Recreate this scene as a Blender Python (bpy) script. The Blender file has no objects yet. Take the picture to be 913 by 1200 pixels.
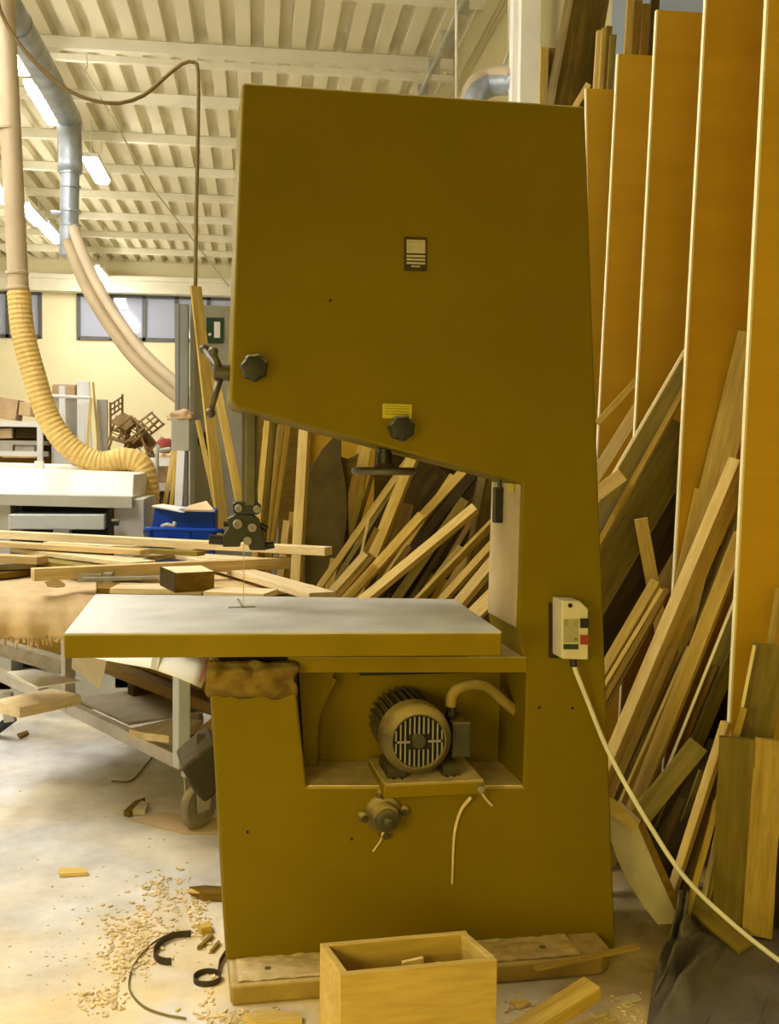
import bpy, bmesh, math, random
from mathutils import Vector as V, Matrix as M, noise
random.seed(7)
S = bpy.context.scene
COL = S.collection
W, H, F = 913.0, 1200.0, 1250.0
# ------------------------------------------------------------------ camera
EYE = V((0, 0, 1.42))
yaw = math.atan(156 / F); pitch = math.atan(67 / F); roll = .012
fw = V((math.sin(yaw) * math.cos(pitch), math.cos(yaw) * math.cos(pitch), -math.sin(pitch)))
r0 = V((math.cos(yaw), -math.sin(yaw), 0)); u0 = r0.cross(fw)
rr = r0 * math.cos(roll) + u0 * math.sin(roll); uu = u0 * math.cos(roll) - r0 * math.sin(roll)
cam = bpy.data.cameras.new('camera'); co = bpy.data.objects.new('camera', cam); COL.objects.link(co)
cam.sensor_fit = 'VERTICAL'; cam.sensor_height = 36; cam.lens = 36 * F / H
cam.clip_start = .05; cam.clip_end = 200
co.matrix_world = M((( rr.x, uu.x, -fw.x, EYE.x), (rr.y, uu.y, -fw.y, EYE.y), (rr.z, uu.z, -fw.z, EYE.z), (0, 0, 0, 1)))
S.camera = co

def ray(px, py): return rr * ((px - W / 2) / F) - uu * ((py - H / 2) / F) + fw
def QY(px, py, Y): d = ray(px, py); return EYE + d * (Y / d.y)          # point at building depth Y
def QZ(px, py, z): d = ray(px, py); return EYE + d * ((z - EYE.z) / d.z)  # point at height z
# saw frame: u along the front, v into depth
_d = ray(222, 533); SV = V((_d.x, _d.y, 0)).normalized(); SU = V((SV.y, -SV.x, 0))
O0 = QZ(270, 1180, 0)                      # plinth front foot
SO = O0 + SV * .14                         # a point of the saw body's front face
def QS(px, py, v=0):                       # point on the saw plane at depth v behind the body front
    d = ray(px, py); return EYE + d * (((SO + SV * v) - EYE).dot(SV) / d.dot(SV))
UPZ = V((0, 0, 1))

# ------------------------------------------------------------------ materials
MAT = {}
def nodes(name):
    m = bpy.data.materials.new(name); m.use_nodes = True; MAT[name] = m
    nt = m.node_tree; return m, nt, nt.nodes['Principled BSDF']
def setcol(b, c): b.inputs['Base Color'].default_value = (*c, 1)
def mixrgb(nt, fac, a, b, mode='MIX'):
    n = nt.nodes.new('ShaderNodeMix'); n.data_type = 'RGBA'; n.blend_type = mode
    for sock, val in ((n.inputs[0], fac), (n.inputs[6], a), (n.inputs[7], b)):
        if hasattr(val, 'is_linked'): nt.links.new(val, sock)
        elif isinstance(val, (int, float)): sock.default_value = val
        else: sock.default_value = (*val, 1)
    return n.outputs[2]
def noise_n(nt, scale, detail=4, vec=None, rough=.55):
    n = nt.nodes.new('ShaderNodeTexNoise'); n.inputs['Scale'].default_value = scale
    n.inputs['Detail'].default_value = detail; n.inputs['Roughness'].default_value = rough
    if vec is not None: nt.links.new(vec, n.inputs['Vector'])
    return n.outputs['Fac']
def ramp(nt, fac, lo, hi):
    n = nt.nodes.new('ShaderNodeMapRange'); n.inputs[1].default_value = lo; n.inputs[2].default_value = hi
    nt.links.new(fac, n.inputs[0]); return n.outputs[0]
def objco(nt, sc=(1, 1, 1)):
    t = nt.nodes.new('ShaderNodeTexCoord'); mp = nt.nodes.new('ShaderNodeMapping')
    mp.inputs['Scale'].default_value = sc; nt.links.new(t.outputs['Object'], mp.inputs['Vector']); return mp.outputs[0]
def mul(nt, a, b):
    n = nt.nodes.new('ShaderNodeMath'); n.operation = 'MULTIPLY'; n.use_clamp = True
    for s, val in ((n.inputs[0], a), (n.inputs[1], b)):
        if hasattr(val, 'is_linked'): nt.links.new(val, s)
        else: s.default_value = val
    return n.outputs[0]
def bump(nt, b, h, st, dist=.01):
    n = nt.nodes.new('ShaderNodeBump'); n.inputs['Strength'].default_value = st; n.inputs['Distance'].default_value = dist
    nt.links.new(h, n.inputs['Height']); nt.links.new(n.outputs[0], b.inputs['Normal'])
def plain(name, c, rough=.6, metal=0, var=.15, scale=6, dust=0, dustc=(.62, .5, .27), bmp=0):
    m, nt, b = nodes(name); v = objco(nt)
    n = noise_n(nt, scale, 5, v)
    out = mixrgb(nt, ramp(nt, n, .3, .7), [x * (1 - var) for x in c], [min(1, x * (1 + var)) for x in c])
    if dust:
        g = nt.nodes.new('ShaderNodeNewGeometry'); s = nt.nodes.new('ShaderNodeSeparateXYZ')
        nt.links.new(g.outputs['Normal'], s.inputs[0])
        f = mul(nt, ramp(nt, s.outputs[2], .15, .75), dust)
        f2 = mul(nt, f, ramp(nt, noise_n(nt, scale * 2, 4, v), .2, .5))
        out = mixrgb(nt, f2, out, dustc)
    nt.links.new(out, b.inputs['Base Color'])
    b.inputs['Roughness'].default_value = rough; b.inputs['Metallic'].default_value = metal
    if 'paint' in name or 'cloth' in name: b.inputs['Specular IOR Level'].default_value = .12
    if bmp: bump(nt, b, noise_n(nt, scale * 5, 4, v), bmp, .004)
    return m
def wood(name, dark, light, rough=.65, sc=1.0, var=.25, stain=0, fleck=.18, bm_=.15):
    m, nt, b = nodes(name)
    v = objco(nt, (1.3 * sc, 16 * sc, 16 * sc))
    oi = nt.nodes.new('ShaderNodeObjectInfo')
    add = nt.nodes.new('ShaderNodeVectorMath'); add.operation = 'ADD'; nt.links.new(v, add.inputs[0])
    cmb = nt.nodes.new('ShaderNodeMath'); cmb.operation = 'MULTIPLY'; cmb.inputs[1].default_value = 40; nt.links.new(oi.outputs['Random'], cmb.inputs[0])
    nt.links.new(cmb.outputs[0], add.inputs[1])
    n = noise_n(nt, 2.2, 5, add.outputs[0], .6)
    c = mixrgb(nt, ramp(nt, n, .3, .72), dark, light)
    w2 = ramp(nt, noise_n(nt, 9, 2, add.outputs[0]), .45, .6)
    c = mixrgb(nt, mul(nt, w2, fleck), c, [x * .45 for x in dark])
    if stain:
        c = mixrgb(nt, mul(nt, ramp(nt, noise_n(nt, 2.5, 4, objco(nt)), .45, .75), stain), c, [x * .45 for x in dark])
    mr = nt.nodes.new('ShaderNodeMapRange'); mr.inputs[3].default_value = 1 - var; mr.inputs[4].default_value = 1 + var * .5
    nt.links.new(oi.outputs['Random'], mr.inputs[0])
    c = mixrgb(nt, 1.0, c, mr.outputs[0], 'MULTIPLY')
    nt.links.new(c, b.inputs['Base Color']); b.inputs['Roughness'].default_value = rough; b.inputs['Specular IOR Level'].default_value = .15
    bump(nt, b, n, bm_, .003)
    return m
def emis(name, c, st):
    m, nt, b = nodes(name); setcol(b, c); b.inputs['Emission Color'].default_value = (*c, 1); b.inputs['Emission Strength'].default_value = st; return m

wood('pale_wood', (.66, .45, .12), (.88, .67, .26))
wood('mid_wood', (.43, .285, .048), (.66, .46, .11))
wood('pile_pale', (.72, .55, .29), (.92, .77, .50))
wood('pile_tan', (.55, .39, .17), (.76, .57, .29))
wood('brown_wood', (.15, .085, .008), (.27, .16, .02))
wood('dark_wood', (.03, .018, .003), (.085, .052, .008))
wood('olive_wood', (.19, .14, .022), (.33, .25, .05))
wood('grey_wood', (.25, .21, .14), (.42, .36, .25))
wood('plywood_face', (.58, .335, .018), (.64, .38, .026), sc=.22, var=.10, stain=.14, fleck=.03, bm_=.03)
plain('plywood_edge', (.92, .80, .46), .6, 0, .04, 6)
wood('box_wood', (.46, .31, .07), (.58, .42, .13), sc=.5, var=.02)
wood('bark', (.08, .05, .007), (.24, .16, .025), sc=.6, stain=.6)
plain('saw_paint', (.195, .137, .0006), .5, 0, .08, 2.5, .75, (.60, .46, .22))
plain('saw_paint_lower', (.228, .155, .001), .5, 0, .14, 3, .8, (.60, .46, .22))
plain('table_iron', (.53, .52, .48), .45, .25, .2, 5)
plain('saw_cream', (.50, .39, .21), .7, 0, .15, 8)
plain('black_plastic', (.010, .009, .007), .45, 0, .2, 20, .35)
plain('guide_metal', (.011, .010, .009), .45, 0, .3, 20)
plain('bolt_steel', (.27, .25, .20), .5, .1, .2, 20)
plain('post_steel', (.11, .095, .065), .45, .5, .25, 10)
plain('motor_grey', (.055, .05, .03), .5, .3, .2, 15, .7, (.42, .33, .17))
plain('fan_cover', (.13, .10, .045), .6, .1, .3, 10, .95, (.60, .47, .24))
plain('motor_fins', (.07, .07, .055), .55, .2, .2, 12, .35, (.40, .32, .16))
plain('grille_bar', (.30, .28, .22), .5, .2, .2, 20)
plain('conduit', (.30, .22, .05), .6, 0, .2, 10, .6)
plain('dusty_cloth', (.19, .125, .025), .95, 0, .4, 14, .3, bmp=.5)
plain('dust', (.72, .57, .32), .95, 0, .2, 20)
plain('switch_white', (.66, .60, .45), .5, 0, .08, 10)
plain('switch_panel', (.38, .36, .22), .5, 0, .1, 20)
plain('red_plastic', (.30, .04, .012), .4)
plain('sticker_yellow', (.60, .50, .01), .5, 0, .05)
plain('sticker_ink', (.30, .24, .01), .6)
plain('plate_brown', (.04, .018, .006), .5)
plain('plate_silver', (.55, .50, .36), .4, .3, .1, 30)
plain('blade_steel', (.4, .38, .33), .4, .8)
plain('plinth', (.34, .23, .055), .85, 0, .25, 8, .7, (.66, .52, .30))
plain('white_cable', (.86, .83, .74), .5)
plain('rope_white', (.8, .76, .62), .8)
plain('machine_white', (.86, .83, .76), .45, 0, .05, 3)
plain('machine_grey', (.46, .45, .39), .5, 0, .1, 3)
plain('machine_panel', (.50, .53, .55), .4, .1, .1, 3)
plain('dark_gap', (.012, .011, .01), .8)
plain('hose_yellow', (.72, .50, .16), .55, 0, .12, 6)
plain('duct_tan', (.56, .45, .30), .5, 0, .1, 3)
plain('duct_tan_dark', (.44, .34, .20), .55, 0, .1, 3)
plain('galvanised', (.42, .47, .55), .4, .55, .25, 6)
plain('air_hose', (.20, .13, .035), .6)
plain('wire_grey', (.42, .36, .22), .6)
plain('cabinet_grey', (.33, .31, .23), .5, .1, .15, 2)
plain('column_grey', (.27, .28, .26), .5, .2, .15, 3)
plain('notice_green', (.012, .045, .015), .5)
plain('paper', (.88, .85, .76), .8, 0, .04, 3)
plain('paper_red', (.55, .10, .08), .8)
plain('paper_dull', (.55, .47, .33), .85, 0, .1, 5)
plain('cardboard', (.62, .45, .25), .85, 0, .15, 4)
plain('blue_paint', (.012, .06, .42), .4, 0, .12, 5)
plain('blue_dark', (.05, .08, .18), .5)
plain('felt', (.60, .44, .25), 1, 0, .15, 12, bmp=.4)
plain('steel_frame', (.46, .42, .36), .5, .3, .2, 6, .4)
plain('wheel', (.22, .19, .13), .8, 0, .3, 12, .5)
plain('black_rubber', (.02, .017, .011), .8, 0, .3, 10, .5, (.20, .15, .07))
plain('band_dark', (.045, .03, .012), .6, .2, .2, 20)
plain('band_bronze', (.22, .16, .05), .5, .4, .2, 10)
plain('laminate_pale', (.62, .55, .42), .55, 0, .25, 5)
plain('slab_brown', (.125, .085, .009), .8, 0, .45, 5)
plain('tarp_grey', (.125, .115, .12), .36, 0, .4, 8, .35, (.2, .17, .13))
plain('window_frame', (.10, .095, .09), .5)
plain('ceiling_beam', (.84, .79, .62), .6, 0, .05, 3)
plain('white_post', (.96, .94, .86), .6, 0, .05, 3)
plain('tray_steel', (.55, .55, .52), .4, .5, .15, 4)
plain('chair_wood', (.30, .18, .06), .6)
plain('junk_tan', (.55, .38, .22), .8, 0, .25, 5)
plain('junk_red', (.35, .06, .04), .7)
plain('panel_white', (.80, .80, .80), .6, 0, .06, 3)
plain('panel_grey', (.42, .39, .33), .6, 0, .15, 4)
plain('fixture_white', (.8, .8, .75), .5)
emis('tube_light', (1.0, .97, .90), 74)
# glass of the high windows
m, nt, b = nodes('window_glass'); setcol(b, (.34, .36, .44)); b.inputs['Roughness'].default_value = .06
b.inputs['Emission Color'].default_value = (.40, .42, .50, 1); b.inputs['Emission Strength'].default_value = .22
# walls
def wall_mat(name, c, var=.08):
    m, nt, b = nodes(name); v = objco(nt)
    n = ramp(nt, noise_n(nt, .8, 5, v), .3, .7)
    nt.links.new(mixrgb(nt, n, [x * (1 - var) for x in c], c), b.inputs['Base Color']); b.inputs['Roughness'].default_value = .85
    bump(nt, b, noise_n(nt, 30, 3, v), .1, .004)
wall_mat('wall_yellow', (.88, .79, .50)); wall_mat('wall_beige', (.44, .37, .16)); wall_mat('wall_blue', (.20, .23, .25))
wall_mat('ceiling_paint', (.85, .78, .55))
# floor: concrete under trodden sawdust
m, nt, b = nodes('floor_concrete'); v = objco(nt)
a = ramp(nt, noise_n(nt, .9, 6, v, .6), .42, .60); c2 = ramp(nt, noise_n(nt, 5, 6, v, .65), .3, .7)
base = mixrgb(nt, c2, (.50, .50, .50), (.78, .78, .79))
saw = mixrgb(nt, c2, (.68, .51, .23), (.86, .70, .37))
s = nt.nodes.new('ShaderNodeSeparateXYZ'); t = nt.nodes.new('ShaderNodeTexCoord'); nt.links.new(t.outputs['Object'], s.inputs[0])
near = ramp(nt, s.outputs[1], 3.9, 2.6)
mx = nt.nodes.new('ShaderNodeMath'); mx.operation = 'MAXIMUM'; nt.links.new(mul(nt, a, .55), mx.inputs[0])
nt.links.new(mul(nt, near, ramp(nt, noise_n(nt, 2.2, 5, v), .30, .55)), mx.inputs[1])
right_brown = mul(nt, mul(nt, ramp(nt, s.outputs[0], .72, 1.15), ramp(nt, s.outputs[1], 2.2, 2.7)), ramp(nt, noise_n(nt, 3, 4, v), .05, .5))  # floor turns darker brown towards the right, in noisy patches
nt.links.new(mixrgb(nt, right_brown, mixrgb(nt, mx.outputs[0], base, saw), mixrgb(nt, c2, (.16, .11, .035), (.34, .25, .10))), b.inputs['Base Color']); b.inputs['Roughness'].default_value = .85
bump(nt, b, noise_n(nt, 14, 6, v), .35, .012)

# ------------------------------------------------------------------ mesh helpers
class MB:
    def __init__(s): s.bm = bmesh.new()
    def box(s, c, sx, sy, sz, ax=None, bev=0):
        ax = ax or (V((1, 0, 0)), V((0, 1, 0)), UPZ); vs = []
        for i in (-1, 1):
            for j in (-1, 1):
                for k in (-1, 1): vs.append(s.bm.verts.new(V(c) + ax[0] * (i * sx / 2) + ax[1] * (j * sy / 2) + ax[2] * (k * sz / 2)))
        fs = []
        for q in ((0, 1, 3, 2), (4, 6, 7, 5), (0, 4, 5, 1), (2, 3, 7, 6), (0, 2, 6, 4), (1, 5, 7, 3)): fs.append(s.bm.faces.new([vs[i] for i in q]))
        if bev:
            es = {e for f in fs for e in f.edges}
            bmesh.ops.bevel(s.bm, geom=list(es), offset=bev, segments=2, affect='EDGES', profile=.5)
        return s
    def prism(s, pts, vec):
        a = [s.bm.verts.new(V(p)) for p in pts]; b = [s.bm.verts.new(V(p) + V(vec)) for p in pts]; n = len(a)
        s.bm.faces.new(a); s.bm.faces.new(list(reversed(b)))
        for i in range(n): s.bm.faces.new([a[i], b[i], b[(i + 1) % n], a[(i + 1) % n]])
        return s
    def hexa(s, a, b):      # two quads -> solid
        va = [s.bm.verts.new(V(p)) for p in a]; vb = [s.bm.verts.new(V(p)) for p in b]; n = len(va)
        s.bm.faces.new(va); s.bm.faces.new(list(reversed(vb)))
        for i in range(n): s.bm.faces.new([va[i], vb[i], vb[(i + 1) % n], va[(i + 1) % n]])
        return s
    def loft(s, rings, closed_ring=True, caps=True):
        R = [[s.bm.verts.new(V(p)) for p in r] for r in rings]; n = len(R[0])
        for i in range(len(R) - 1):
            for j in range(n if closed_ring else n - 1):
                s.bm.faces.new([R[i][j], R[i][(j + 1) % n], R[i + 1][(j + 1) % n], R[i + 1][j]])
        if caps and closed_ring:
            s.bm.faces.new(list(reversed(R[0]))); s.bm.faces.new(R[-1])
        return s
    def lathe(s, base, axis, prof, seg=24, lobes=0, lob=.0):   # prof: (distance along axis, radius)
        axis = V(axis).normalized(); x = axis.orthogonal().normalized(); y = axis.cross(x); rings = []
        for d, r in prof:
            ring = []
            for k in range(seg):
                t = 2 * math.pi * k / seg; q = r * (1 + lob * math.cos(lobes * t)) if lobes else r
                ring.append(V(base) + axis * d + x * (q * math.cos(t)) + y * (q * math.sin(t)))
            rings.append(ring)
        return s.loft(rings)
    def cyl(s, a, b, r, seg=16, r2=None):
        d = V(b) - V(a); return s.lathe(a, d, [(0, r), (d.length, r if r2 is None else r2)], seg)
    def tube(s, pts, r, seg=10, ridges=0, amp=0.0, step=None, rend=None):
        P = [V(p) for p in pts]; C = []
        n = len(P)
        if n == 2: C = P
        else:
            E = [P[0] * 2 - P[1]] + P + [P[-1] * 2 - P[-2]]
            for i in range(1, n):
                L = (P[i] - P[i - 1]).length; k = max(2, int(L / step)) if step else 8
                for j in range(k):
                    t = j / k; p0, p1, p2, p3 = E[i - 1], E[i], E[i + 1], E[i + 2]
                    C.append(.5 * ((2 * p1) + (p2 - p0) * t + (2 * p0 - 5 * p1 + 4 * p2 - p3) * t * t + (3 * p1 - p0 - 3 * p2 + p3) * t ** 3))
            C.append(P[-1])
        rings = []; t0 = (C[1] - C[0]).normalized(); x = t0.orthogonal().normalized()
        for i, c in enumerate(C):
            t = (C[min(i + 1, len(C) - 1)] - C[max(i - 1, 0)]).normalized()
            x = (x - t * x.dot(t)).normalized(); y = t.cross(x)
            q = r if rend is None else r + (rend - r) * i / (len(C) - 1)
            if ridges: q = q * (1 + (amp if i % 2 else -amp))
            rings.append([c + x * (q * math.cos(2 * math.pi * k / seg)) + y * (q * math.sin(2 * math.pi * k / seg)) for k in range(seg)])
        return s.loft(rings)
    def ribbon(s, pts, h, th=.0012, up=UPZ):   # standing thin band
        P = [V(p) for p in pts]; rings = []
        for i, c in enumerate(P):
            t = (P[min(i + 1, len(P) - 1)] - P[max(i - 1, 0)]).normalized(); sd = t.cross(up).normalized()
            rings.append([c + sd * th, c + sd * th + up * h, c - sd * th + up * h, c - sd * th])
        return s.loft(rings)
    def ico(s, c, r, sub=2, sc=(1, 1, 1), jit=0, seed=0):
        g = bmesh.ops.create_icosphere(s.bm, subdivisions=sub, radius=1)
        for vv in g['verts']:
            k = 1 + jit * noise.noise(vv.co * 1.7 + V((seed, seed * .7, 3)))
            vv.co = V((vv.co.x * sc[0], vv.co.y * sc[1], vv.co.z * sc[2])) * (r * k) + V(c)
        return s
    def grid(s, f, nu, nv):
        g = [[s.bm.verts.new(f(i / nu, j / nv)) for j in range(nv + 1)] for i in range(nu + 1)]
        for i in range(nu):
            for j in range(nv): s.bm.faces.new([g[i][j], g[i + 1][j], g[i + 1][j + 1], g[i][j + 1]])
        return s
    def build(s, name, mat, parent=None, origin=None, smooth=False, bevel=0, solid=0, bseg=2, angle=40):
        bm = s.bm
        bmesh.ops.recalc_face_normals(bm, faces=bm.faces)
        if parent is not None:
            origin = WORLD[parent.name]
        if origin is None:
            xs = [q.co.x for q in bm.verts]; ys = [q.co.y for q in bm.verts]; zs = [q.co.z for q in bm.verts]
            origin = V(((min(xs) + max(xs)) / 2, (min(ys) + max(ys)) / 2, min(zs)))
        origin = V(origin); base = WORLD[parent.name] if parent is not None else V((0, 0, 0))
        for q in bm.verts: q.co -= origin
        me = bpy.data.meshes.new(name); bm.to_mesh(me); bm.free()
        if smooth:
            for p in me.polygons: p.use_smooth = True
        o = bpy.data.objects.new(name, me); COL.objects.link(o); o.location = origin - base
        WORLD[o.name] = origin.copy()
        if parent is not None: o.parent = parent
        me.materials.append(MAT[mat] if isinstance(mat, str) else mat)
        if solid:
            md = o.modifiers.new('solid', 'SOLIDIFY'); md.thickness = solid; md.offset = 0
        if bevel:
            md = o.modifiers.new('bevel', 'BEVEL'); md.width = bevel; md.segments = bseg; md.limit_method = 'ANGLE'; md.angle_limit = math.radians(angle)
            for p in me.polygons: p.use_smooth = True
            w = o.modifiers.new('wn', 'WEIGHTED_NORMAL'); w.keep_sharp = True
        if smooth == 'angle':
            me.set_sharp_from_angle(angle=math.radians(35))
        return o
WORLD = {}
def tag(o, label, cat, group=None, kind=None):
    o['label'] = label; o['category'] = cat
    if group: o['group'] = group
    if kind: o['kind'] = kind
    return o
def thing(name, label, cat, loc, group=None):
    o = bpy.data.objects.new(name, None); COL.objects.link(o); o.location = V(loc); o.empty_display_size = .1
    WORLD[o.name] = V(loc); return tag(o, label, cat, group)
def struct(o): o['kind'] = 'structure'; return o

# a straight length of timber, long axis = local X so the grain follows it
def timber(name, p0, p1, w, t, mat, label=None, cat='board', group=None, nrm=None, twist=0, parent=None, cut=0, warp=0):
    p0, p1 = V(p0), V(p1); a = (p1 - p0); L = a.length; a.normalize(); mid = (p0 + p1) / 2
    n = (EYE - mid) if nrm is None else V(nrm)
    n = (n - a * n.dot(a)).normalized(); wd = n.cross(a).normalized()
    if twist:
        R = M.Rotation(math.radians(twist), 3, a); n = R @ n; wd = R @ wd
    bm = bmesh.new(); K = 6 if warp else 1; ph = random.random() * 9
    rings = []
    for i in range(K + 1):
        x = -L / 2 + L * i / K; dw = 0; e = 0
        if warp: dw = warp * noise.noise(V((x * 5 + ph, 1, 2))); e = warp * noise.noise(V((x * 5 + ph, 7, 2)))
        sh = cut if i == K else 0
        rings.append([bm.verts.new(q) for q in (V((x - sh, -w / 2 + dw, -t)), V((x + sh, w / 2 + e, -t)), V((x + sh, w / 2 + e, 0)), V((x - sh, -w / 2 + dw, 0)))])
    for i in range(K):
        for j in range(4): bm.faces.new([rings[i][j], rings[i][(j + 1) % 4], rings[i + 1][(j + 1) % 4], rings[i + 1][j]])
    bm.faces.new(rings[0]); bm.faces.new(list(reversed(rings[-1])))
    bmesh.ops.recalc_face_normals(bm, faces=bm.faces)
    if min(w, t) > .012 and not warp: bmesh.ops.bevel(bm, geom=bm.edges[:], offset=.0015, segments=1, affect='EDGES')
    me = bpy.data.meshes.new(name); bm.to_mesh(me); bm.free(); me.materials.append(MAT[mat])
    o = bpy.data.objects.new(name, me); COL.objects.link(o)
    o.matrix_world = M(((a.x, wd.x, n.x, mid.x), (a.y, wd.y, n.y, mid.y), (a.z, wd.z, n.z, mid.z), (0, 0, 0, 1)))
    WORLD[o.name] = mid
    if parent is not None:
        o.parent = parent; o.matrix_parent_inverse = M.Translation(-WORLD[parent.name])
    if label: tag(o, label, cat, group)
    return o

# ------------------------------------------------------------------ the room
XW, YF, ZC = 2.3, 27.5, 6.15
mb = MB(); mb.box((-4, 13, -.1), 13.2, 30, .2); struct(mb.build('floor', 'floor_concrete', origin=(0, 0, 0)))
# far wall with two bands of high windows
def fp(px, py): return QY(px, py, YF)
wl = fp(92, 345).x; zt = fp(92, 345).z; zb = fp(92, 396).z; wr = fp(282, 345).x
w2r = fp(47, 340).x; w2l = w2r - 3.9
mb = MB()
x0, x1 = -10.5, XW
for a, b_, c, d in ((x0, x1, 0, zb), (x0, x1, zt, ZC + .1), (x0, w2l, zb, zt), (w2r, wl, zb, zt), (wr, x1, zb, zt)):
    mb.box(((a + b_) / 2, YF + .1, (c + d) / 2), b_ - a, .2, d - c)
struct(mb.build('wall_back', 'wall_yellow', origin=(0, YF, 0)))
for i, (a, b_) in enumerate(((wl, wr), (w2l, w2r))):
    r = bpy.data.objects.new('window_%d' % (i + 1), None); COL.objects.link(r); r.location = ((a + b_) / 2, YF, zb); WORLD[r.name] = V(r.location); struct(r)
    f = MB(); n = 5 if i == 0 else 5
    for k in range(n + 1):
        x = a + (b_ - a) * k / n; f.box((x, YF + .02, (zb + zt) / 2), .09, .12, zt - zb + .09)
    f.box(((a + b_) / 2, YF + .02, zb), b_ - a, .12, .09); f.box(((a + b_) / 2, YF + .02, zt), b_ - a, .12, .09)
    f.build('window_frame', 'window_frame', r)
    for k in range(n):
        xa = a + (b_ - a) * k / n + .04; xb = a + (b_ - a) * (k + 1) / n - .04
        g = MB(); g.box(((xa + xb) / 2, YF + .05, (zb + zt) / 2), xb - xa, .02, zt - zb - .06); g.build('pane', 'window_glass', r)
mb = MB(); mb.box((-4.1, YF - .2, fp(60, 333).z), 12.8, .4, .42); mb.box((-4.1, YF - .25, fp(60, 327).z), 12.8, .5, .10)
struct(mb.build('trim_1', 'ceiling_beam', origin=(0, YF, 5)))
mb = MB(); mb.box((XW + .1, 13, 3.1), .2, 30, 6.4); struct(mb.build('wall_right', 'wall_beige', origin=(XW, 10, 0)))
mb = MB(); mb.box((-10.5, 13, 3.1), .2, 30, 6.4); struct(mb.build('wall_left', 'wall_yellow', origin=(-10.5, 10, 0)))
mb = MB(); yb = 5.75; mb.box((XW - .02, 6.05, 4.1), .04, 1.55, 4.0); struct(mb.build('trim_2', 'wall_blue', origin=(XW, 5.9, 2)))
# corrugated roof
mb = MB(); prof = []; x = -10.5; P = .32; d = .13
while x < XW:
    prof += [(x, ZC), (x + .16, ZC), (x + .175, ZC + d), (x + .305, ZC + d)]; x += P
prof.append((XW, ZC))
ya, ybk = -2, YF + .1
a = [mb.bm.verts.new((px, ya, pz)) for px, pz in prof]; b_ = [mb.bm.verts.new((px, ybk, pz)) for px, pz in prof]
for i in range(len(a) - 1): mb.bm.faces.new([a[i], a[i + 1], b_[i + 1], b_[i]])
struct(mb.build('ceiling', 'ceiling_paint', origin=(0, 10, ZC), solid=.004))
k = 0
Y = 1.86
while Y < YF - 1:
    mb = MB(); h = .13; big = abs(Y - 12.84) < .2
    mb.box((-4.1, Y, ZC - .01 - h / 2), 12.8, .10, h)
    if big: mb.box((-4.1, Y - .05, ZC - .25), 12.8, .07, .07)
    o = mb.build('trim_%d' % (k + 4), 'ceiling_beam'); struct(o); Y += 1.83; k += 1
mb = MB(); mb.box((-4.1, 10.95, ZC - .08), 12.8, .10, .12); struct(mb.build('trim_%d' % (k + 4), 'ceiling_beam'))

# white post by the right wall
p = QY(618, 60, 8.3); mb = MB(); mb.box((p.x + .0, 8.3, 3.07), .15, .2, 6.14); mb.box((p.x - .095, 8.36, 3.07), .04, .12, 6.14)
struct(mb.build('trim_3', 'white_post', origin=(p.x, 8.3, 0)))

# ------------------------------------------------------------------ lights on the ceiling
def fixture(x, y, z, L, label, visible=True):
    t = thing('fluorescent_light', label, 'ceiling light', (x, y, z), 'fluorescent lights under the roof')
    mb = MB(); mb.box((x, y, z + .06), .24, L + .08, .06, bev=.01); mb.cyl((x, y - L * .4, z + .09), (x, y - L * .4, ZC), .008, 8); mb.cyl((x, y + L * .4, z + .09), (x, y + L * .4, ZC), .008, 8)
    mb.build('housing', 'fixture_white', t)
    mb = MB(); mb.box((x, y, z), .2, L, .06, bev=.02); mb.build('tube', 'tube_light', t)
    return t
def fx(px0, py0, px1, py1, label, z=5.55):
    a = QZ(px0, py0, z); b_ = QZ(px1, py1, z); fixture((a.x + b_.x) / 2, (a.y + b_.y) / 2, z, abs(b_.y - a.y), label)
fx(8, 64, 28, 86, 'bright fluorescent light at the top left, nearest of its row')
fx(33, 102, 72, 145, 'long bright fluorescent light beside the galvanised duct elbow')
fx(98, 187, 127, 214, 'fluorescent light just right of the vertical duct drop')
fx(-10, 215, 6, 238, 'fluorescent light cut by the left edge of the photo')
fx(25, 243, 50, 264, 'fluorescent light right of the tan rigid pipe')
fx(47, 264, 72, 284, 'fluorescent light between the tan pipe and the galvanised duct bottom')
fx(88, 300, 106, 314, 'small far fluorescent light behind the two tan hoses')
fx(110, 315, 124, 328, 'farthest small fluorescent light near the back wall beam')
for (x, y) in ((-2.55, 3.6), (-2.55, 6.2), (-2.55, 8.8), (-5.2, 4.6), (-5.2, 8), (-5.2, 11.5)):
    fixture(x, y, 5.55, 1.4, 'white fluorescent batten light hanging under the corrugated roof')

# cable tray along the right wall
mb = MB(); a = QY(497, 100, 12.2); X = a.x
for dz in (0, .07, .15): mb.box((X + dz * .6, 12, a.z + dz), .025, 20, .03)
for i in range(24): mb.box((X + .05, 3 + i * .8, a.z + .07), .13, .03, .16)
tag(mb.build('cable_tray', 'tray_steel'), 'grey steel cable tray running along the ceiling edge at right', 'cable tray')
for (px, lab, ym) in ((535, 'long white rope hanging straight down beside the cable tray', 118), (597, 'white rope ending in a forked sling that holds the wrapped duct', 60)):
    Y = 8.7; a = QY(px, -60, Y); b_ = QY(px, ym, Y); mb = MB(); mb.cyl(a, b_, .012, 8)
    if px == 597:
        mb.cyl(b_, QY(588, 82, Y - .1), .010, 8); mb.cyl(b_, QY(604, 82, Y + .05), .010, 8)
    tag(mb.build('rope', 'rope_white', smooth=True), lab, 'rope')
pts = [QY(553, 128, 8.7), QY(560, 108, 8.7), QY(578, 98, 8.7), QY(600, 96, 8.5), QY(609, 96, 8.4)]
t = thing('wrapped_duct', 'curved duct with tan top and white wrapped underside behind the saw head', 'duct', pts[0])
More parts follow.
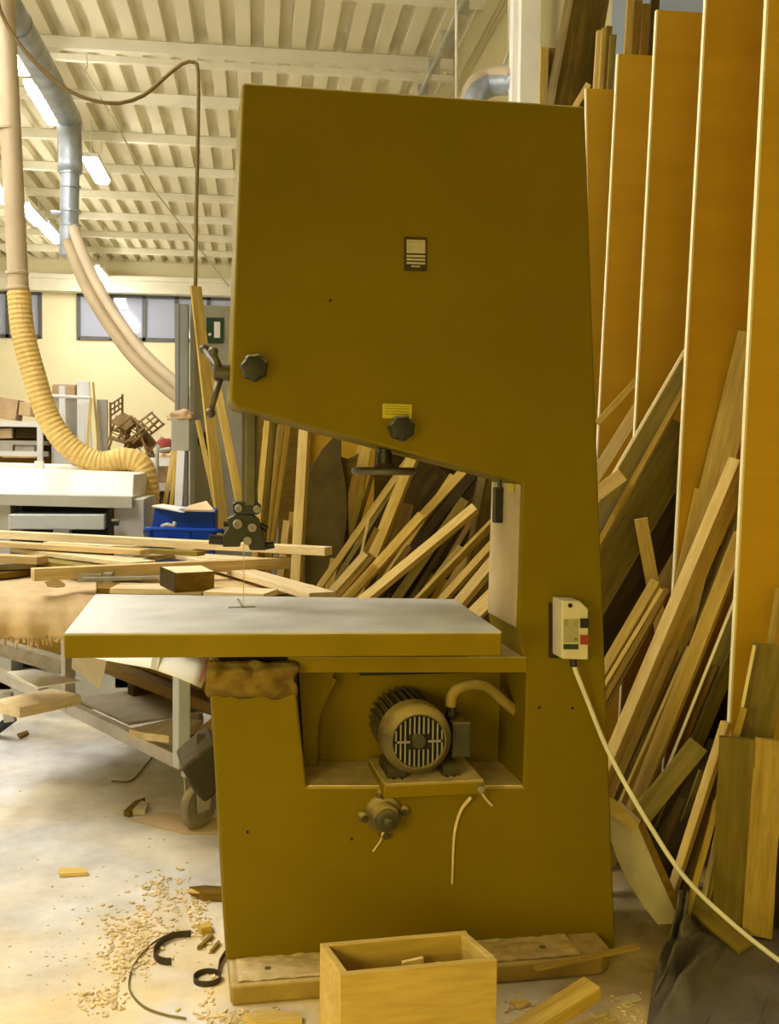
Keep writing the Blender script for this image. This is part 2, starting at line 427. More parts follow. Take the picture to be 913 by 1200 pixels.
mb = MB(); mb.tube(pts, .10, 16, step=.03); mb.build('duct_pipe', 'galvanised', t, smooth=True)
mb = MB(); mb.tube([p + V((0, .03, .045)) for p in pts], .105, 16, step=.03); mb.build('tan_wrap', 'duct_tan', t, smooth=True)

# ------------------------------------------------------------------ ducts and hoses at upper left
XD = -1.80
a = QZ(82, 140, 4.6); YD = a.y
t = thing('metal_duct', 'galvanised metal extraction duct with an elbow turning down at upper left', 'duct', (a.x, YD, 3.2))
mb = MB(); mb.tube([V((a.x, 4.5, 4.6)), V((a.x, 7, 4.6)), V((a.x, YD - .35, 4.6)), V((a.x, YD - .08, 4.52)), V((a.x, YD, 4.25)), V((a.x, YD, 4.1))], .115, 20, step=.06)
mb.build('duct_run', 'galvanised', t, smooth=True)
zb_ = QY(80, 300, YD).z
mb = MB(); mb.tube([V((a.x, YD, 4.12)), V((a.x - .02, YD, zb_))], .088, 20); mb.build('drop_pipe', 'galvanised', t, smooth='angle')
for z in (4.08, 3.95, 3.72, 3.58): mb = MB(); mb.cyl((a.x, YD, z), (a.x, YD, z + .02), .1, 20); mb.build('collar', 'galvanised', t)
mb = MB(); mb.cyl((a.x - .08, YD - .05, 3.7), (a.x - .17, YD - .05, 3.7), .02, 8); mb.build('gate_handle', 'galvanised', t)
for yy in (5.5, 7.1, 8.4): mb = MB(); mb.cyl((a.x, yy, 4.6), (a.x, yy + .03, 4.6), .123, 20); mb.build('collar', 'galvanised', t)
for k, (dx, m, lab) in enumerate(((0, 'duct_tan_dark', 'tan flexible hose curving down from the duct, lower of the pair'), (9, 'duct_tan', 'tan flexible hose curving down from the duct, upper of the pair'))):
    ps = [(80, 285), (90, 312), (108, 350), (135, 392), (168, 432), (222, 478)]
    if k: ps = [(86, 268), (98, 300), (118, 342), (145, 384), (176, 422), (226, 466)]
    P_ = [QY(x, y, YD - .1 - i * .28 + .03 * k) for i, (x, y) in enumerate(ps)]
    mb = MB(); mb.tube(P_, .052, 14, step=.03); tag(mb.build('flexible_hose', m, smooth=True), lab, 'hose', 'tan hoses from the duct')
Yp = 7.0
t = thing('rigid_pipe', 'tan rigid extraction pipe descending along the left edge', 'pipe', QY(21, 345, Yp))
mb = MB(); mb.tube([QY(2, -60, Yp), QY(22, 345, Yp)], .063, 18); mb.build('pipe', 'duct_tan', t, smooth='angle')
for (x, y) in ((9.5, 151), (20, 320), (21, 338)): p = QY(x, y, Yp); mb = MB(); mb.lathe(p, UPZ, [(-.012, .066), (-.008, .071), (.008, .071), (.012, .066)], 18); mb.build('collar', 'duct_tan', t)
mb = MB(); mb.tube([QY(x, y, Yp - (.0 if y < 540 else .0)) for x, y in ((22, 342), (27, 390), (40, 440), (57, 490), (82, 524), (115, 542), (146, 538), (166, 546), (173, 572), (172, 600))], .073, 18, ridges=1, amp=.028, step=.015)
tag(mb.build('corrugated_hose', 'hose_yellow'), 'yellow corrugated dust hose curving down behind the white machine', 'hose')
Ya = 6.3
mb = MB(); mb.tube([QY(x, y, Ya) for x, y in ((-6, -20), (0, 12), (20, 48), (50, 82), (80, 106), (110, 118), (140, 121), (168, 112), (192, 92), (213, 75), (228, 73), (232, 86), (232, 150), (230, 250), (229, 335))], .011, 10, step=.05)
tag(mb.build('air_hose', 'air_hose', smooth=True), 'thin brown air hose sagging across the ceiling then hanging straight down', 'hose')
mb = MB(); mb.cyl(QY(100, 84, 9), QY(180, 222, 8.7), .006, 6); mb.cyl(QY(180, 222, 8.7), QY(268, 335, 8.2), .006, 6); mb.tube([QY(101, 62, 9), QY(102, 78, 9), QY(98, 84, 9), QY(100, 90, 9)], .006, 6)
tag(mb.build('stay_wire', 'wire_grey'), 'thin diagonal wire stretched down below the ceiling beams', 'wire')

# ------------------------------------------------------------------ grey cabinet and column
Yc = 7.6
a = QY(226, 357, Yc); b_ = QY(330, 357, Yc)
t = thing('electric_cabinet', 'tall grey steel cabinet with a dark green notice, behind the saw head', 'cabinet', (a.x, Yc, 0))
xl, xr, zt_ = QY(222, 500, Yc).x, QY(330, 500, Yc).x, QY(240, 357, Yc).z
mb = MB(); mb.box(((xl + xr) / 2, Yc + .22, zt_ / 2), xr - xl, .4, zt_); mb.build('housing', 'cabinet_grey', t, bevel=.006)
mb = MB(); mb.box(((xl + xr) / 2, Yc + .01, zt_ / 2), xr - xl - .06, .02, zt_ - .08); mb.build('door', 'cabinet_grey', t, bevel=.004)
def cabplate(x0, y0, x1, y1, m, name, dv, par):
    A = QY(x0, y0, Yc - dv); B = QY(x1, y1, Yc - dv); mb = MB(); mb.box(((A.x + B.x) / 2, Yc - dv, (A.z + B.z) / 2), abs(B.x - A.x), .01, abs(A.z - B.z)); return mb.build(name, m, par)
nt_ = cabplate(242, 372, 262, 402, 'notice_green', 'notice', .005, t); cabplate(251, 377, 258, 396, 'paper', 'notice_text_panel', .011, nt_)
mb = MB(); A = QY(246, 392, Yc - .01); mb.ico(A, .012); mb.build('notice_mark', 'paper', nt_)
mb = MB(); A = QY(241, 515, Yc - .02); mb.ico(A, .06, 2, (.8, .3, 1.3), .5, 3); mb.build('breaker_handle', 'black_plastic', t)
xa = QY(206, 500, 7.5).x; xb = QY(221, 500, 7.5).x
mb = MB(); zc_ = QY(214, 357, 7.5).z; mb.box((xb - .03, 7.5, zc_ / 2), .06, .10, zc_); mb.box((xb - .075, 7.47, zc_ / 2), .03, .05, zc_)
tag(mb.build('steel_column', 'column_grey', bevel=.004), 'narrow grey steel column left of the tall grey cabinet', 'column')
mb = MB(); A = QY(212, 509, 7.3); mb.box(A, .12, .10, .225); o = mb.build('junction_box', 'machine_grey', bevel=.006)
tag(o, 'small grey junction box mounted on the grey column', 'electrical box')
mb = MB(); mb.tube([QY(209, 530, 7.35), QY(209, 560, 7.35), QY(212, 592, 7.35), QY(211, 640, 7.3)], .02, 10); tag(mb.build('cable_bundle', 'column_grey', smooth=True), 'grey cable bundle hanging below the small junction box', 'cable')
mb = MB(); mb.ico(QY(213, 488, 7.3), .07, 3, (1.3, .8, .6), .6, 5); tag(mb.build('rag', 'junk_tan', smooth=True), 'crumpled tan rag on top of the small junction box', 'rag')
# slim strips leaning on the cabinet
timber('wooden_strip', QY(230, 335, 7.0), QY(264, 640, 6.55), .075, .02, 'mid_wood', 'long tan strip leaning on the grey cabinet below the hanging hose', 'board', 'strips on the grey cabinet', twist=-28)
timber('wooden_strip', QY(252, 440, 7.3), QY(284, 600, 6.9), .055, .02, 'mid_wood', 'wide tan strip on the grey cabinet nearest the guide post', 'board', 'strips on the grey cabinet', twist=-15)
timber('wooden_strip', QY(232, 492, 7.2), QY(261, 625, 6.65), .03, .02, 'mid_wood', 'short slim strip leaning on the grey cabinet, left of the long one', 'board', 'strips on the grey cabinet', twist=-20)
timber('wooden_strip', QY(203, 528, 7.25), QY(188, 625, 7.0), .028, .02, 'pale_wood', 'pale strip leaning below the junction box, left of two', 'board', 'strips on the grey cabinet')
timber('wooden_strip', QY(207, 528, 7.25), QY(197, 625, 7.0), .025, .02, 'mid_wood', 'pale strip leaning below the junction box, right of two', 'board', 'strips on the grey cabinet')
timber('white_strip', QY(212, 528, 7.2), QY(207, 625, 7.0), .05, .01, 'panel_white', 'bright white strip standing against the grey column', 'board')

# ------------------------------------------------------------------ white thicknesser
Ym = 6.2
def MY(x, y, dv=0): return QY(x, y, Ym + dv)
t = thing('planer_machine', 'white and grey thicknessing machine behind the lumber pile', 'machine', (MY(70, 640).x, Ym, 0))
mb = MB(); mb.hexa([MY(-30, 549, .75), MY(158, 556, .75), MY(166, 556, .75), MY(166, 560, .75)][:0] or [MY(-40, 590), MY(155, 595), MY(157, 556, .4), MY(-34, 549, .4)], [p + V((0, .8, 0)) for p in (MY(-40, 590), MY(155, 595), MY(157, 556), MY(-34, 549))])
mb.build('hood', 'machine_white', t, bevel=.008)
mb = MB(); mb.hexa([MY(-40, 591), MY(155, 596), MY(155, 582), MY(-40, 578)][::-1], [p + V((0, .8, 0)) for p in (MY(-40, 591), MY(155, 596), MY(155, 582), MY(-40, 578))][::-1]); mb.build('hood_lip', 'machine_grey', t, bevel=.004)
mb = MB(); mb.box(((MY(132, 610).x + MY(168, 610).x) / 2, Ym + .45, .60), MY(168, 610).x - MY(132, 610).x, .8, 1.1); mb.build('side_panel', 'machine_grey', t, bevel=.006)
mb = MB(); mb.box(((MY(-40, 610).x + MY(10, 610).x) / 2, Ym + .45, .60), MY(10, 610).x - MY(-40, 610).x, .8, 1.1); mb.build('side_panel', 'machine_grey', t, bevel=.006)
mb = MB(); mb.box(((MY(10, 610).x + MY(132, 610).x) / 2, Ym + .6, .62), MY(132, 610).x - MY(10, 610).x, .5, 1.08); mb.build('feed_opening', 'dark_gap', t)
A, B = MY(12, 602), MY(124, 620); mb = MB(); mb.box(((A.x + B.x) / 2, Ym + .1, (A.z + B.z) / 2), B.x - A.x, .3, A.z - B.z); mb.build('feed_table', 'machine_panel', t, bevel=.008)
mb = MB(); A = MY(128, 618); mb.box(A + V((0, .1, 0)), .03, .1, .2); mb.cyl(MY(131, 612), MY(131, 612) + V((.04, 0, 0)), .02, 10); mb.build('clamp', 'black_plastic', t)
mb = MB(); mb.box(MY(66, 640) + V((0, .2, -.1)), .09, .1, .5); mb.build('table_column', 'machine_panel', t)
mb = MB(); mb.cyl(MY(-30, 545, .8), MY(105, 549, .8), .022, 10); mb.box(MY(46, 545, .7), .05, .05, .05); mb.build('rear_rail', 'machine_white', t)
mb = MB(); mb.box(((MY(10, 610).x + MY(132, 610).x) / 2, Ym + .45, .06), 1.1, .8, .12); mb.build('machine_base', 'machine_grey', t)

# blue bin on a frame
Yb = 5.9
def BY(x, y, d=0): return QY(x, y, Yb + d)
t = thing('blue_bin', 'blue steel bin with a blue rim and pale offcuts on top', 'bin', (BY(215, 640).x, Yb, 0))
mb = MB(); mb.hexa([BY(176, 632), BY(252, 632), BY(252, 600), BY(181, 596)], [p + V((0, .45, 0)) for p in (BY(176, 632), BY(252, 632), BY(252, 600), BY(181, 596))]); mb.build('body', 'blue_paint', t, bevel=.006)
mb = MB(); mb.tube([BY(170, 622, .1), BY(172, 620, -.05), BY(180, 620, -.08), BY(250, 622, -.08), BY(260, 622, -.05), BY(262, 624, .1)], .012, 8, step=.03); mb.build('rim_tube', 'blue_paint', t, smooth=True)
mb = MB()
for x in (176, 222, 250): mb.cyl(BY(x, 621, -.07), V((BY(x, 621).x, Yb - .07, 0)), .012, 8)
mb.build('bin_legs', 'blue_paint', t)
mb = MB(); mb.box(BY(215, 660, .2), .34, .4, .2); mb.build('lower_tray', 'blue_dark', t)
mb = MB(); mb.tube([BY(190, 617, -.03), BY(196, 615, -.06), BY(203, 617, -.06), BY(205, 612, -.05)], .012, 8); mb.build('latch', 'machine_grey', t, smooth=True)
mb = MB(); mb.ico(BY(238, 628, -.1), .035, 2, (1.3, .8, .7)); tag(mb.build('blue_drum', 'blue_dark', smooth=True), 'small dull blue rounded drum in front of the blue bin', 'drum') if False else mb.bm.free()
za = BY(200, 596).z
def flat(pts, z, m, name, lab, cat, th=.004, group=None):
    P_ = [QZ(x, y, z) for x, y in pts]; mb = MB(); mb.prism(P_, (0, 0, th)); return tag(mb.build(name, m), lab, cat, group)
o = MB(); o.prism([BY(178, 594, -.02), BY(215, 601, -.05), BY(232, 598, .3), BY(190, 592, .35)], (0, 0, .008)); tag(o.build('plywood_offcut', 'paper'), 'pale cream sheet lying on the left of the blue bin', 'sheet')
o = MB(); o.prism([BY(214, 599, -.05), BY(251, 600, -.04), BY(242, 589, .3), BY(222, 594, .3)], (0, 0, .01)); tag(o.build('cardboard_sheet', 'cardboard'), 'tan sheet tilted on the right of the blue bin', 'sheet')

# ------------------------------------------------------------------ clutter far left
Yj = 10.5
def JY(x, y, d=0): return QY(x, y, Yj + d)
t = thing('storage_rack', 'white metal rack with shelves of offcuts at the far left', 'rack', (JY(20, 560).x, Yj, 0))
mb = MB(); A = JY(47, 492)
for x in (-40, 47): mb.box((JY(x, 500).x, Yj, JY(47, 490).z / 2), .05, .05, JY(47, 490).z)
mb.build('rack_post', 'panel_white', t)
for y, h in ((496, .05), (518, .04), (531, .05)):
    A = JY(-40, y); B = JY(49, y); mb = MB(); mb.box(((A.x + B.x) / 2, Yj + .3, A.z), B.x - A.x, .6, h); mb.build('shelf', 'panel_white' if y != 518 else 'panel_grey', t)
mb = MB(); A = JY(-40, 540); B = JY(49, 540); mb.box(((A.x + B.x) / 2, Yj + .62, A.z / 2 + .3), B.x - A.x, .03, A.z * 1.1); mb.build('back_panel', 'brown_wood', t)
def junk(x0, y0, x1, y1, m, name, lab, cat, d=0, dep=.3, rot=0, group=None):
    A = JY(x0, y0, d); B = JY(x1, y1, d)
    if y1 > 538: B.z = .0
    c = (A + B) / 2; mb = MB()
    R = M.Rotation(rot, 3, 'Y'); ax = (R @ V((1, 0, 0)), V((0, 1, 0)), R @ V((0, 0, 1)))
    mb.box(c + V((0, dep / 2, 0)), B.x - A.x, dep, A.z - B.z, ax); return tag(mb.build(name, m, bevel=.006), lab, cat, group)
junk(-6, 466, 20, 491, 'junk_tan', 'cardboard_box', 'tan cardboard box on the far left rack, left one', 'box', rot=.15)
junk(22, 471, 36, 487, 'cardboard', 'framed_picture', 'small tan framed panel standing on the far left rack', 'panel', rot=.1)
junk(-8, 502, 14, 514, 'junk_tan', 'offcut_bundle', 'bundle of tan offcuts on the middle shelf of the far left rack', 'offcuts', .05, .3, -.05)
junk(18, 498, 44, 514, 'dark_wood', 'dark_crate', 'dark crate on the middle shelf of the far left rack', 'crate', .1)
junk(-8, 520, 15, 529, 'panel_grey', 'grey_carton', 'grey carton on the lower shelf, left of two', 'carton', -.0)
junk(17, 521, 40, 530, 'panel_grey', 'grey_carton', 'grey carton on the lower shelf, right of two', 'carton', .02)
junk(2, 534, 42, 537, 'junk_tan', 'long_carton', 'long pale carton below the shelves of the far left rack', 'carton', -.02)
junk(49, 495, 60, 545, 'brown_wood', 'brown_board', 'dark brown panel standing right of the far left rack', 'panel', .4, .05)
junk(62, 450, 90, 540, 'panel_grey', 'grey_sheet', 'wide grey sheet leaning on the back, behind the yellow hose', 'sheet', .8, .04)
junk(61, 451, 88, 464, 'junk_tan', 'tan_board', 'tan board topping the wide grey sheet', 'board', .74, .03)
junk(69, 452, 77, 545, 'panel_white', 'white_board', 'narrow pale board between hose and bright white panels', 'board', .5, .03)
junk(60, 515, 84, 560, 'panel_white', 'white_cupboard', 'white cupboard side below the yellow hose', 'cupboard', .3, .3)
junk(90, 446, 100, 545, 'panel_white', 'white_board', 'bright white panel leaning upright, left of two', 'panel', .3, .03, .0)
junk(102, 447, 109, 545, 'panel_white', 'white_board', 'bright white panel leaning upright, right of two', 'panel', .25, .03, -.03)
junk(113, 468, 126, 545, 'panel_grey', 'grey_board', 'grey panel leaning upright left of the chair pile', 'panel', .3, .05)
timber('wooden_strip', JY(109, 448, .2), JY(130, 704, 0), .02, .02, 'mid_wood', 'thin tan strip leaning beside the bright white panels', 'board')
timber('wooden_strip', JY(107, 466, .15), JY(88, 704, 0), .03, .02, 'pale_wood', 'pale strip crossing the foot of the white panels', 'board')
mb = MB(); mb.cyl(JY(60, 464, .15), JY(106, 466, .1), .015, 8); tag(mb.build('metal_rail', 'panel_white'), 'thin white rail crossing in front of the grey sheet', 'rail')
# pile of old chairs
Yh = 12.5
def chair(px, py, rx, ry, rz, s, lab):
    c = QY(px, py, Yh); R = (M.Rotation(rz, 3, 'Z') @ M.Rotation(ry, 3, 'Y') @ M.Rotation(rx, 3, 'X'))
    t = thing('old_chair', lab, 'chair', c, 'pile of old chairs')
    q = lambda x, y, z: c + R @ (V((x, y, z)) * s)
    ax = tuple(R @ e for e in (V((1, 0, 0)), V((0, 1, 0)), UPZ))
    mb = MB(); mb.box(q(0, 0, 0), .40 * s, .40 * s, .03 * s, ax); mb.build('seat', 'chair_wood', t)
    for x in (-.18, .18):
        mb = MB(); mb.cyl(q(x, -.18, 0), q(x, -.18, -.45), .016 * s + .004, 8); mb.build('leg', 'chair_wood', t)
        mb = MB(); mb.cyl(q(x, .18, -.45), q(x, .22, .45), .016 * s + .004, 8); mb.build('rear_leg', 'chair_wood', t)
    mb = MB()
    for z in (.42, .28, .14): mb.cyl(q(-.18, .2, z), q(.18, .2, z), .014 * s + .003, 8)
    for x in (-.06, .06): mb.cyl(q(x, .2, .14), q(x, .21, .42), .01 * s + .003, 8)
    mb.build('backrest', 'chair_wood', t)
    mb = MB(); mb.cyl(q(-.18, -.18, -.25), q(-.18, .19, -.25), .012 * s, 8); mb.cyl(q(.18, -.18, -.25), q(.18, .19, -.25), .012 * s, 8); mb.cyl(q(-.18, 0, -.25), q(.18, 0, -.25), .012 * s, 8); mb.build('stretcher', 'chair_wood', t)
chair(146, 494, .5, -.5, .9, .58, 'dark wooden chair tipped over at the top of the chair pile, left')
chair(163, 500, -.6, .7, -.5, .58, 'dark wooden chair tipped over at the top of the chair pile, right')
chair(140, 516, .2, .3, .3, .55, 'brown wooden chair lying low in the chair pile, left')
chair(160, 519, 2.7, .3, 1.2, .55, 'brown wooden chair upside down in the middle of the chair pile')
chair(175, 516, .9, .3, 2.0, .5, 'brown wooden chair lying low in the chair pile, right')
mb = MB(); A = QY(125, 530, Yh); B = QY(205, 545, Yh); mb.box(((A.x + B.x) / 2, Yh + .1, A.z / 2 - .02), 1.0, .7, A.z - .05); tag(mb.build('workbench', 'brown_wood'), 'brown bench under the pile of old chairs', 'bench')
mb = MB()
for x, y in ((184, 532), (184, 590)): pass
mb.tube([QY(184, 640, 8.5), QY(184, 532, 8.5), QY(188, 528, 8.5), QY(200, 526, 8.5)], .016, 8); tag(mb.build('metal_stand', 'machine_grey', smooth=True), 'grey bent metal tube standing left of the pale strips', 'stand')
mb = MB(); mb.ico(QY(194, 522, 9.65), .06, 2, (1.2, .7, 1.25), .5, 2); tag(mb.build('red_cloth', 'junk_red', smooth=True), 'small dark red bundle left of the junction box', 'bundle')
mb = MB(); mb.ico(QY(192, 548, 9.7), .10, 3, (1, .7, 1.15), .7, 8); tag(mb.build('scrap_bundle', 'junk_tan', smooth=True), 'scrap bundle behind the grey bent metal tube', 'scrap')
A = QY(165, 565, 9.8); B = QY(206, 640, 9.8)
for y, m, lab in ((533, 'panel_white', 'white board lying behind the grey metal tube'), (562, 'panel_grey', 'grey board lying low behind the grey metal tube')):
    A = QY(165, y, 9.6); B = QY(206, y + 6, 9.6); mb = MB(); mb.box(((A.x + B.x) / 2, 9.7, A.z - .06), B.x - A.x, .4, .07); tag(mb.build('stacked_board', m), lab, 'board')
mb = MB(); A = QY(165, 570, 9.6); B = QY(206, 576, 9.6); mb.box(((A.x + B.x) / 2, 9.75, A.z / 2), B.x - A.x, .4, A.z - .02); tag(mb.build('low_cabinet', 'dark_wood'), 'dark low cabinet behind the blue bin', 'cabinet')
mb = MB(); A = JY(-60, 548, -.6); B = JY(126, 548, -.6); mb.box(((A.x + B.x) / 2, Yj - .5, A.z / 2), B.x - A.x, .5, A.z); tag(mb.build('low_counter', 'panel_grey', bevel=.01), 'grey counter behind the white machine', 'counter')

# ------------------------------------------------------------------ cart with the lumber pile
A_ = QZ(214, 893, .25); B_ = QZ(80, 828, .25)
e1 = (B_ - A_); L1 = e1.length; e1.normalize(); e2 = V((e1.y, -e1.x, 0)).normalized()
if e2.x < 0: e2 = -e2
cart = thing('steel_cart', 'grey steel cart on caster wheels, under the lumber pile', 'cart', (A_.x, A_.y, 0))
AX = (e1, e2, UPZ); D2 = .62
def cbox(a, b_, z, w, h, nm, m='steel_frame'):
    a, b_ = V(a), V(b_); d = (b_ - a); L = d.length; d.normalize(); mb = MB(); mb.box((a + b_) / 2 + UPZ * (z - (a.z + b_.z) / 2), L, w, h, (d, UPZ.cross(d), UPZ)); return mb.build(nm, m, cart, bevel=.003)
Ag = V((A_.x, A_.y, 0)); Bg = V((B_.x, B_.y, 0))
cbox(Ag, Bg, .25, .04, .055, 'lower_rail'); cbox(Ag + e2 * D2, Bg + e2 * D2, .25, .04, .05, 'lower_rail')
cbox(Ag, Ag + e2 * D2, .25, .04, .05, 'cross_rail'); cbox(Bg, Bg + e2 * D2, .25, .04, .05, 'cross_rail')
cbox(Ag, Bg, .80, .04, .05, 'upper_rail'); cbox(Ag + e2 * D2, Bg + e2 * D2, .80, .04, .05, 'upper_rail')
for q, m in ((Ag + e1 * .01, 'machine_panel'), (Bg, 'steel_frame'), (Ag + e2 * D2, 'steel_frame'), (Bg + e2 * D2, 'steel_frame')):
    mb = MB(); mb.box(q + UPZ * .52, .05, .05, .58, AX); mb.build('post', m, cart, bevel=.003)
mb = MB(); mb.box((Ag + Bg) / 2 + e2 * D2 / 2 + UPZ * .845, L1 + .1, D2 + .1, .03, AX); mb.build('deck', 'grey_wood', cart)
mb = MB(); mb.box(Ag + e1 * (L1 * .72) + e2 * .25 + UPZ * .285, L1 * .5, .45, .012, AX); mb.build('lower_shelf', 'steel_frame', cart)
for q in (Ag + e1 * .02 + V((.07, -.03, 0)), Ag + e2 * D2, Bg + e2 * D2):
    ax = V((.75, -.66, 0)).normalized(); fr = UPZ.cross(ax); r = .085
    w = MB(); w.lathe(q + UPZ * r - ax * .02, ax, [(0, r * .55), (0, r * .92), (.008, r), (.032, r), (.04, r * .92), (.04, r * .55)], 28); wh = w.build('wheel', 'wheel', cart, smooth='angle')
    w = MB(); w.lathe(q + UPZ * r - ax * .026, ax, [(0, .012), (0, .03), (.052, .03), (.052, .012)], 16); w.build('hub', 'bolt_steel', wh)
    w = MB()
    for sg in (-1, 1): w.hexa([q + ax * (.028 * sg) + fr * .03 + UPZ * .07, q + ax * (.028 * sg) - fr * .03 + UPZ * .07, q + ax * (.028 * sg) - fr * .045 + UPZ * .2, q + ax * (.028 * sg) + fr * .045 + UPZ * .2], [q + ax * (.032 * sg) + fr * .03 + UPZ * .07, q + ax * (.032 * sg) - fr * .03 + UPZ * .07, q + ax * (.032 * sg) - fr * .045 + UPZ * .2, q + ax * (.032 * sg) + fr * .045 + UPZ * .2])
    w.box(q + UPZ * .21, .09, .09, .02, (ax, fr, UPZ)); w.build('fork', 'steel_frame', cart)
# timber stored low on the cart
for i, (off, z, w, t_, m, lab) in enumerate(((.36, .40, .24, .05, 'brown_wood', 'dark brown plank stored low on the cart, lowest of the stack'), (.42, .455, .22, .05, 'brown_wood', 'dark brown plank in the middle of the stack low on the cart'), (.46, .52, .22, .06, 'olive_wood', 'olive plank near the top of the stack low on the cart'), (.50, .585, .20, .06, 'brown_wood', 'dark brown plank topping the stack low on the cart'))):
    timber('stored_plank', Ag + e1 * -.1 + e2 * off + UPZ * z, Bg + e1 * .4 + e2 * off + UPZ * z, w, t_, m, lab, 'plank', 'dark planks on the cart', nrm=UPZ)
for q in (Ag + e1 * .12, Bg - e1 * .12):
    mb = MB(); mb.box(q + e2 * .40 + UPZ * .3125, .06, .3, .075, AX); mb.build('bearer', 'dark_wood', cart)
A = QZ(160, 852, .30); B = QZ(206, 838, .30)
timber('offcut_plank', QZ(166, 858, .30), QZ(214, 846, .30), .16, .035, 'pile_pale', 'short pale plank on the cart lower rail', 'plank', nrm=UPZ)
timber('offcut_plank', QZ(182, 860, .333), QZ(222, 842, .333), .12, .03, 'pile_pale', 'second short pale plank lying on the first', 'plank', nrm=UPZ)
# left trestle with planks
tr = thing('steel_trestle', 'grey steel trestle carrying beams at the left edge', 'trestle', QZ(40, 860, 0))
YT = 5.15
def trb(x0, y0, Y0, x1, y1, Y1, w, h, nm, m='steel_frame'):
    a = QY(x0, y0, Y0); b_ = QY(x1, y1, Y1); d = (b_ - a); L = d.length; d.normalize(); s_ = UPZ.cross(d).normalized(); mb = MB(); mb.box((a + b_) / 2, L, w, h, (d, s_, d.cross(s_))); return mb.build(nm, m, tr, bevel=.003)
trb(-30, 750, 5.4, 76, 780, 5.1, .06, .07, 'upper_beam', 'grey_wood'); trb(-30, 777, 5.4, 50, 812, 5.0, .05, .05, 'middle_beam')
trb(-30, 742, 5.9, 84, 760, 5.5, .06, .06, 'rear_beam', 'brown_wood'); trb(8, 812, 5.3, 12, 845, 5.3, .05, .05, 'foot', 'steel_frame'); trb(-20, 778, 5.5, -20, 868, 5.5, .05, .05, 'foot', 'steel_frame'); trb(-20, 868, 5.5, 14, 842, 5.3, .05, .03, 'foot_bar', 'dark_gap')
timber('thick_plank', QY(-14, 828, 4.75), QY(90, 808, 5.05), .10, .2, 'pale_wood', 'thick pale plank sticking out low at the left edge', 'plank', nrm=(0.15, -1, .1)) if False else None
P_ = [QZ(-40, 822, .34), QZ(15, 832, .34), QZ(84, 815, .34), QZ(60, 806, .34), QZ(-40, 815, .34)]
timber('thick_plank', QZ(6, 825, .36), QZ(78, 810, .36), .20, .045, 'pile_pale', 'thick pale plank lying low left of the cart post', 'plank', nrm=UPZ)
mb = MB(); mb.prism([QZ(8, 788, .46), QZ(45, 806, .46), QZ(95, 799, .46), QZ(40, 785, .46)], (0, 0, .004)); tag(mb.build('plastic_sheet', 'paper'), 'crumpled white sheet on the trestle left of the cart post', 'sheet')
# papers hanging below the saw table
def paper(pts, name, lab, m='paper', th=.002):
    mb = MB(); mb.bm.faces.new([mb.bm.verts.new(p) for p in pts]); return tag(mb.build(name, m, solid=th), lab, 'paper')
Yq = 4.05
paper([QY(85, 760, 4.35), QY(126, 768, 4.25), QY(118, 808, 4.3), QY(84, 783, 4.4)], 'paper_sheet', 'dull grey paper sheet hanging under the left end of the saw table', 'paper_dull')
mb = MB()
prof_ = [((105, 766), (105, 770)), ((140, 755), (135, 776)), ((176, 752), (176, 783)), ((212, 752), (205, 793)), ((236, 762), (222, 800)), ((250, 772), (236, 806))]
f0 = [[QY(a[0], a[1], 4.2), QY(b[0], b[1], 3.6)] for a, b in prof_]
V_ = [[mb.bm.verts.new(p) for p in r] for r in f0]
for i in range(len(V_) - 1): mb.bm.faces.new([V_[i][0], V_[i + 1][0], V_[i + 1][1], V_[i][1]])
o = mb.build('paper_banner', 'paper', solid=.002, smooth=True); tag(o, 'large white paper sheet with red print hanging under the saw table', 'paper')
mb = MB(); a0, a1 = f0[4]; b0, b1 = f0[5]
for k in range(9):
    s_ = .12 + k * .09; p0 = (a0 + (a1 - a0) * s_) * .35 + (b0 + (b1 - b0) * s_) * .65 + V((0, -.010, .008)); q0 = (a0 + (a1 - a0) * (s_ + .05)) * .35 + (b0 + (b1 - b0) * (s_ + .05)) * .65 + V((0, -.010, .008)); dx = (b0 - a0).normalized() * .012
    mb.bm.faces.new([mb.bm.verts.new(v_) for v_ in (p0, p0 + dx, q0 + dx, q0)])
pr = mb.build('red_print', 'paper_red', o); pr['label'] = 'red printed marks along the paper edge'
a0, a1 = f0[2]; b0, b1 = f0[3]; mb = MB(); mb.bm.faces.new([mb.bm.verts.new(v_ + V((0, -.006, .004))) for v_ in (a0 + (b0 - a0) * .15, a0 + (b0 - a0) * .45, a1 + (b1 - a1) * .3, a1 + (b1 - a1) * .02)]); mb.build('tape_strip', 'paper_dull', o)

# felt blanket draped on the pile's left end
def feltf(u, v_):
    x = -45 + u * 158
    prof_f = [(676, 4.62), (683, 4.42), (690, 4.22), (700, 4.08), (716, 4.0), (735, 3.97), (747, 3.97)]
    k = v_ * (len(prof_f) - 1); i = min(int(k), len(prof_f) - 2); f = k - i
    y = prof_f[i][0] * (1 - f) + prof_f[i + 1][0] * f; Yv = prof_f[i][1] * (1 - f) + prof_f[i + 1][1] * f
    edge = 6 * noise.noise(V((u * 40, 3, 0))) + 3 * noise.noise(V((u * 90, 9, 0))) if v_ > .99 else 0
    if x > 70: y = y - (x - 70) * .1 * v_
    return QY(x, y + edge + 3 * noise.noise(V((u * 5, v_ * 3, 1))), Yv + .02 * noise.noise(V((u * 7, v_ * 2, 5))))
mb = MB(); mb.grid(feltf, 90, 24); tag(mb.build('felt_blanket', 'felt', smooth=True, solid=.008), 'tan felt blanket with a frayed edge draped left of the saw table', 'blanket')
mb = MB()
for k in range(46):
    p = feltf(.08 + k * .0195, 1.0); q = p + V((random.uniform(-.012, .012), -.004, -random.uniform(.012, .04))); mb.cyl(p, q, .003, 5)
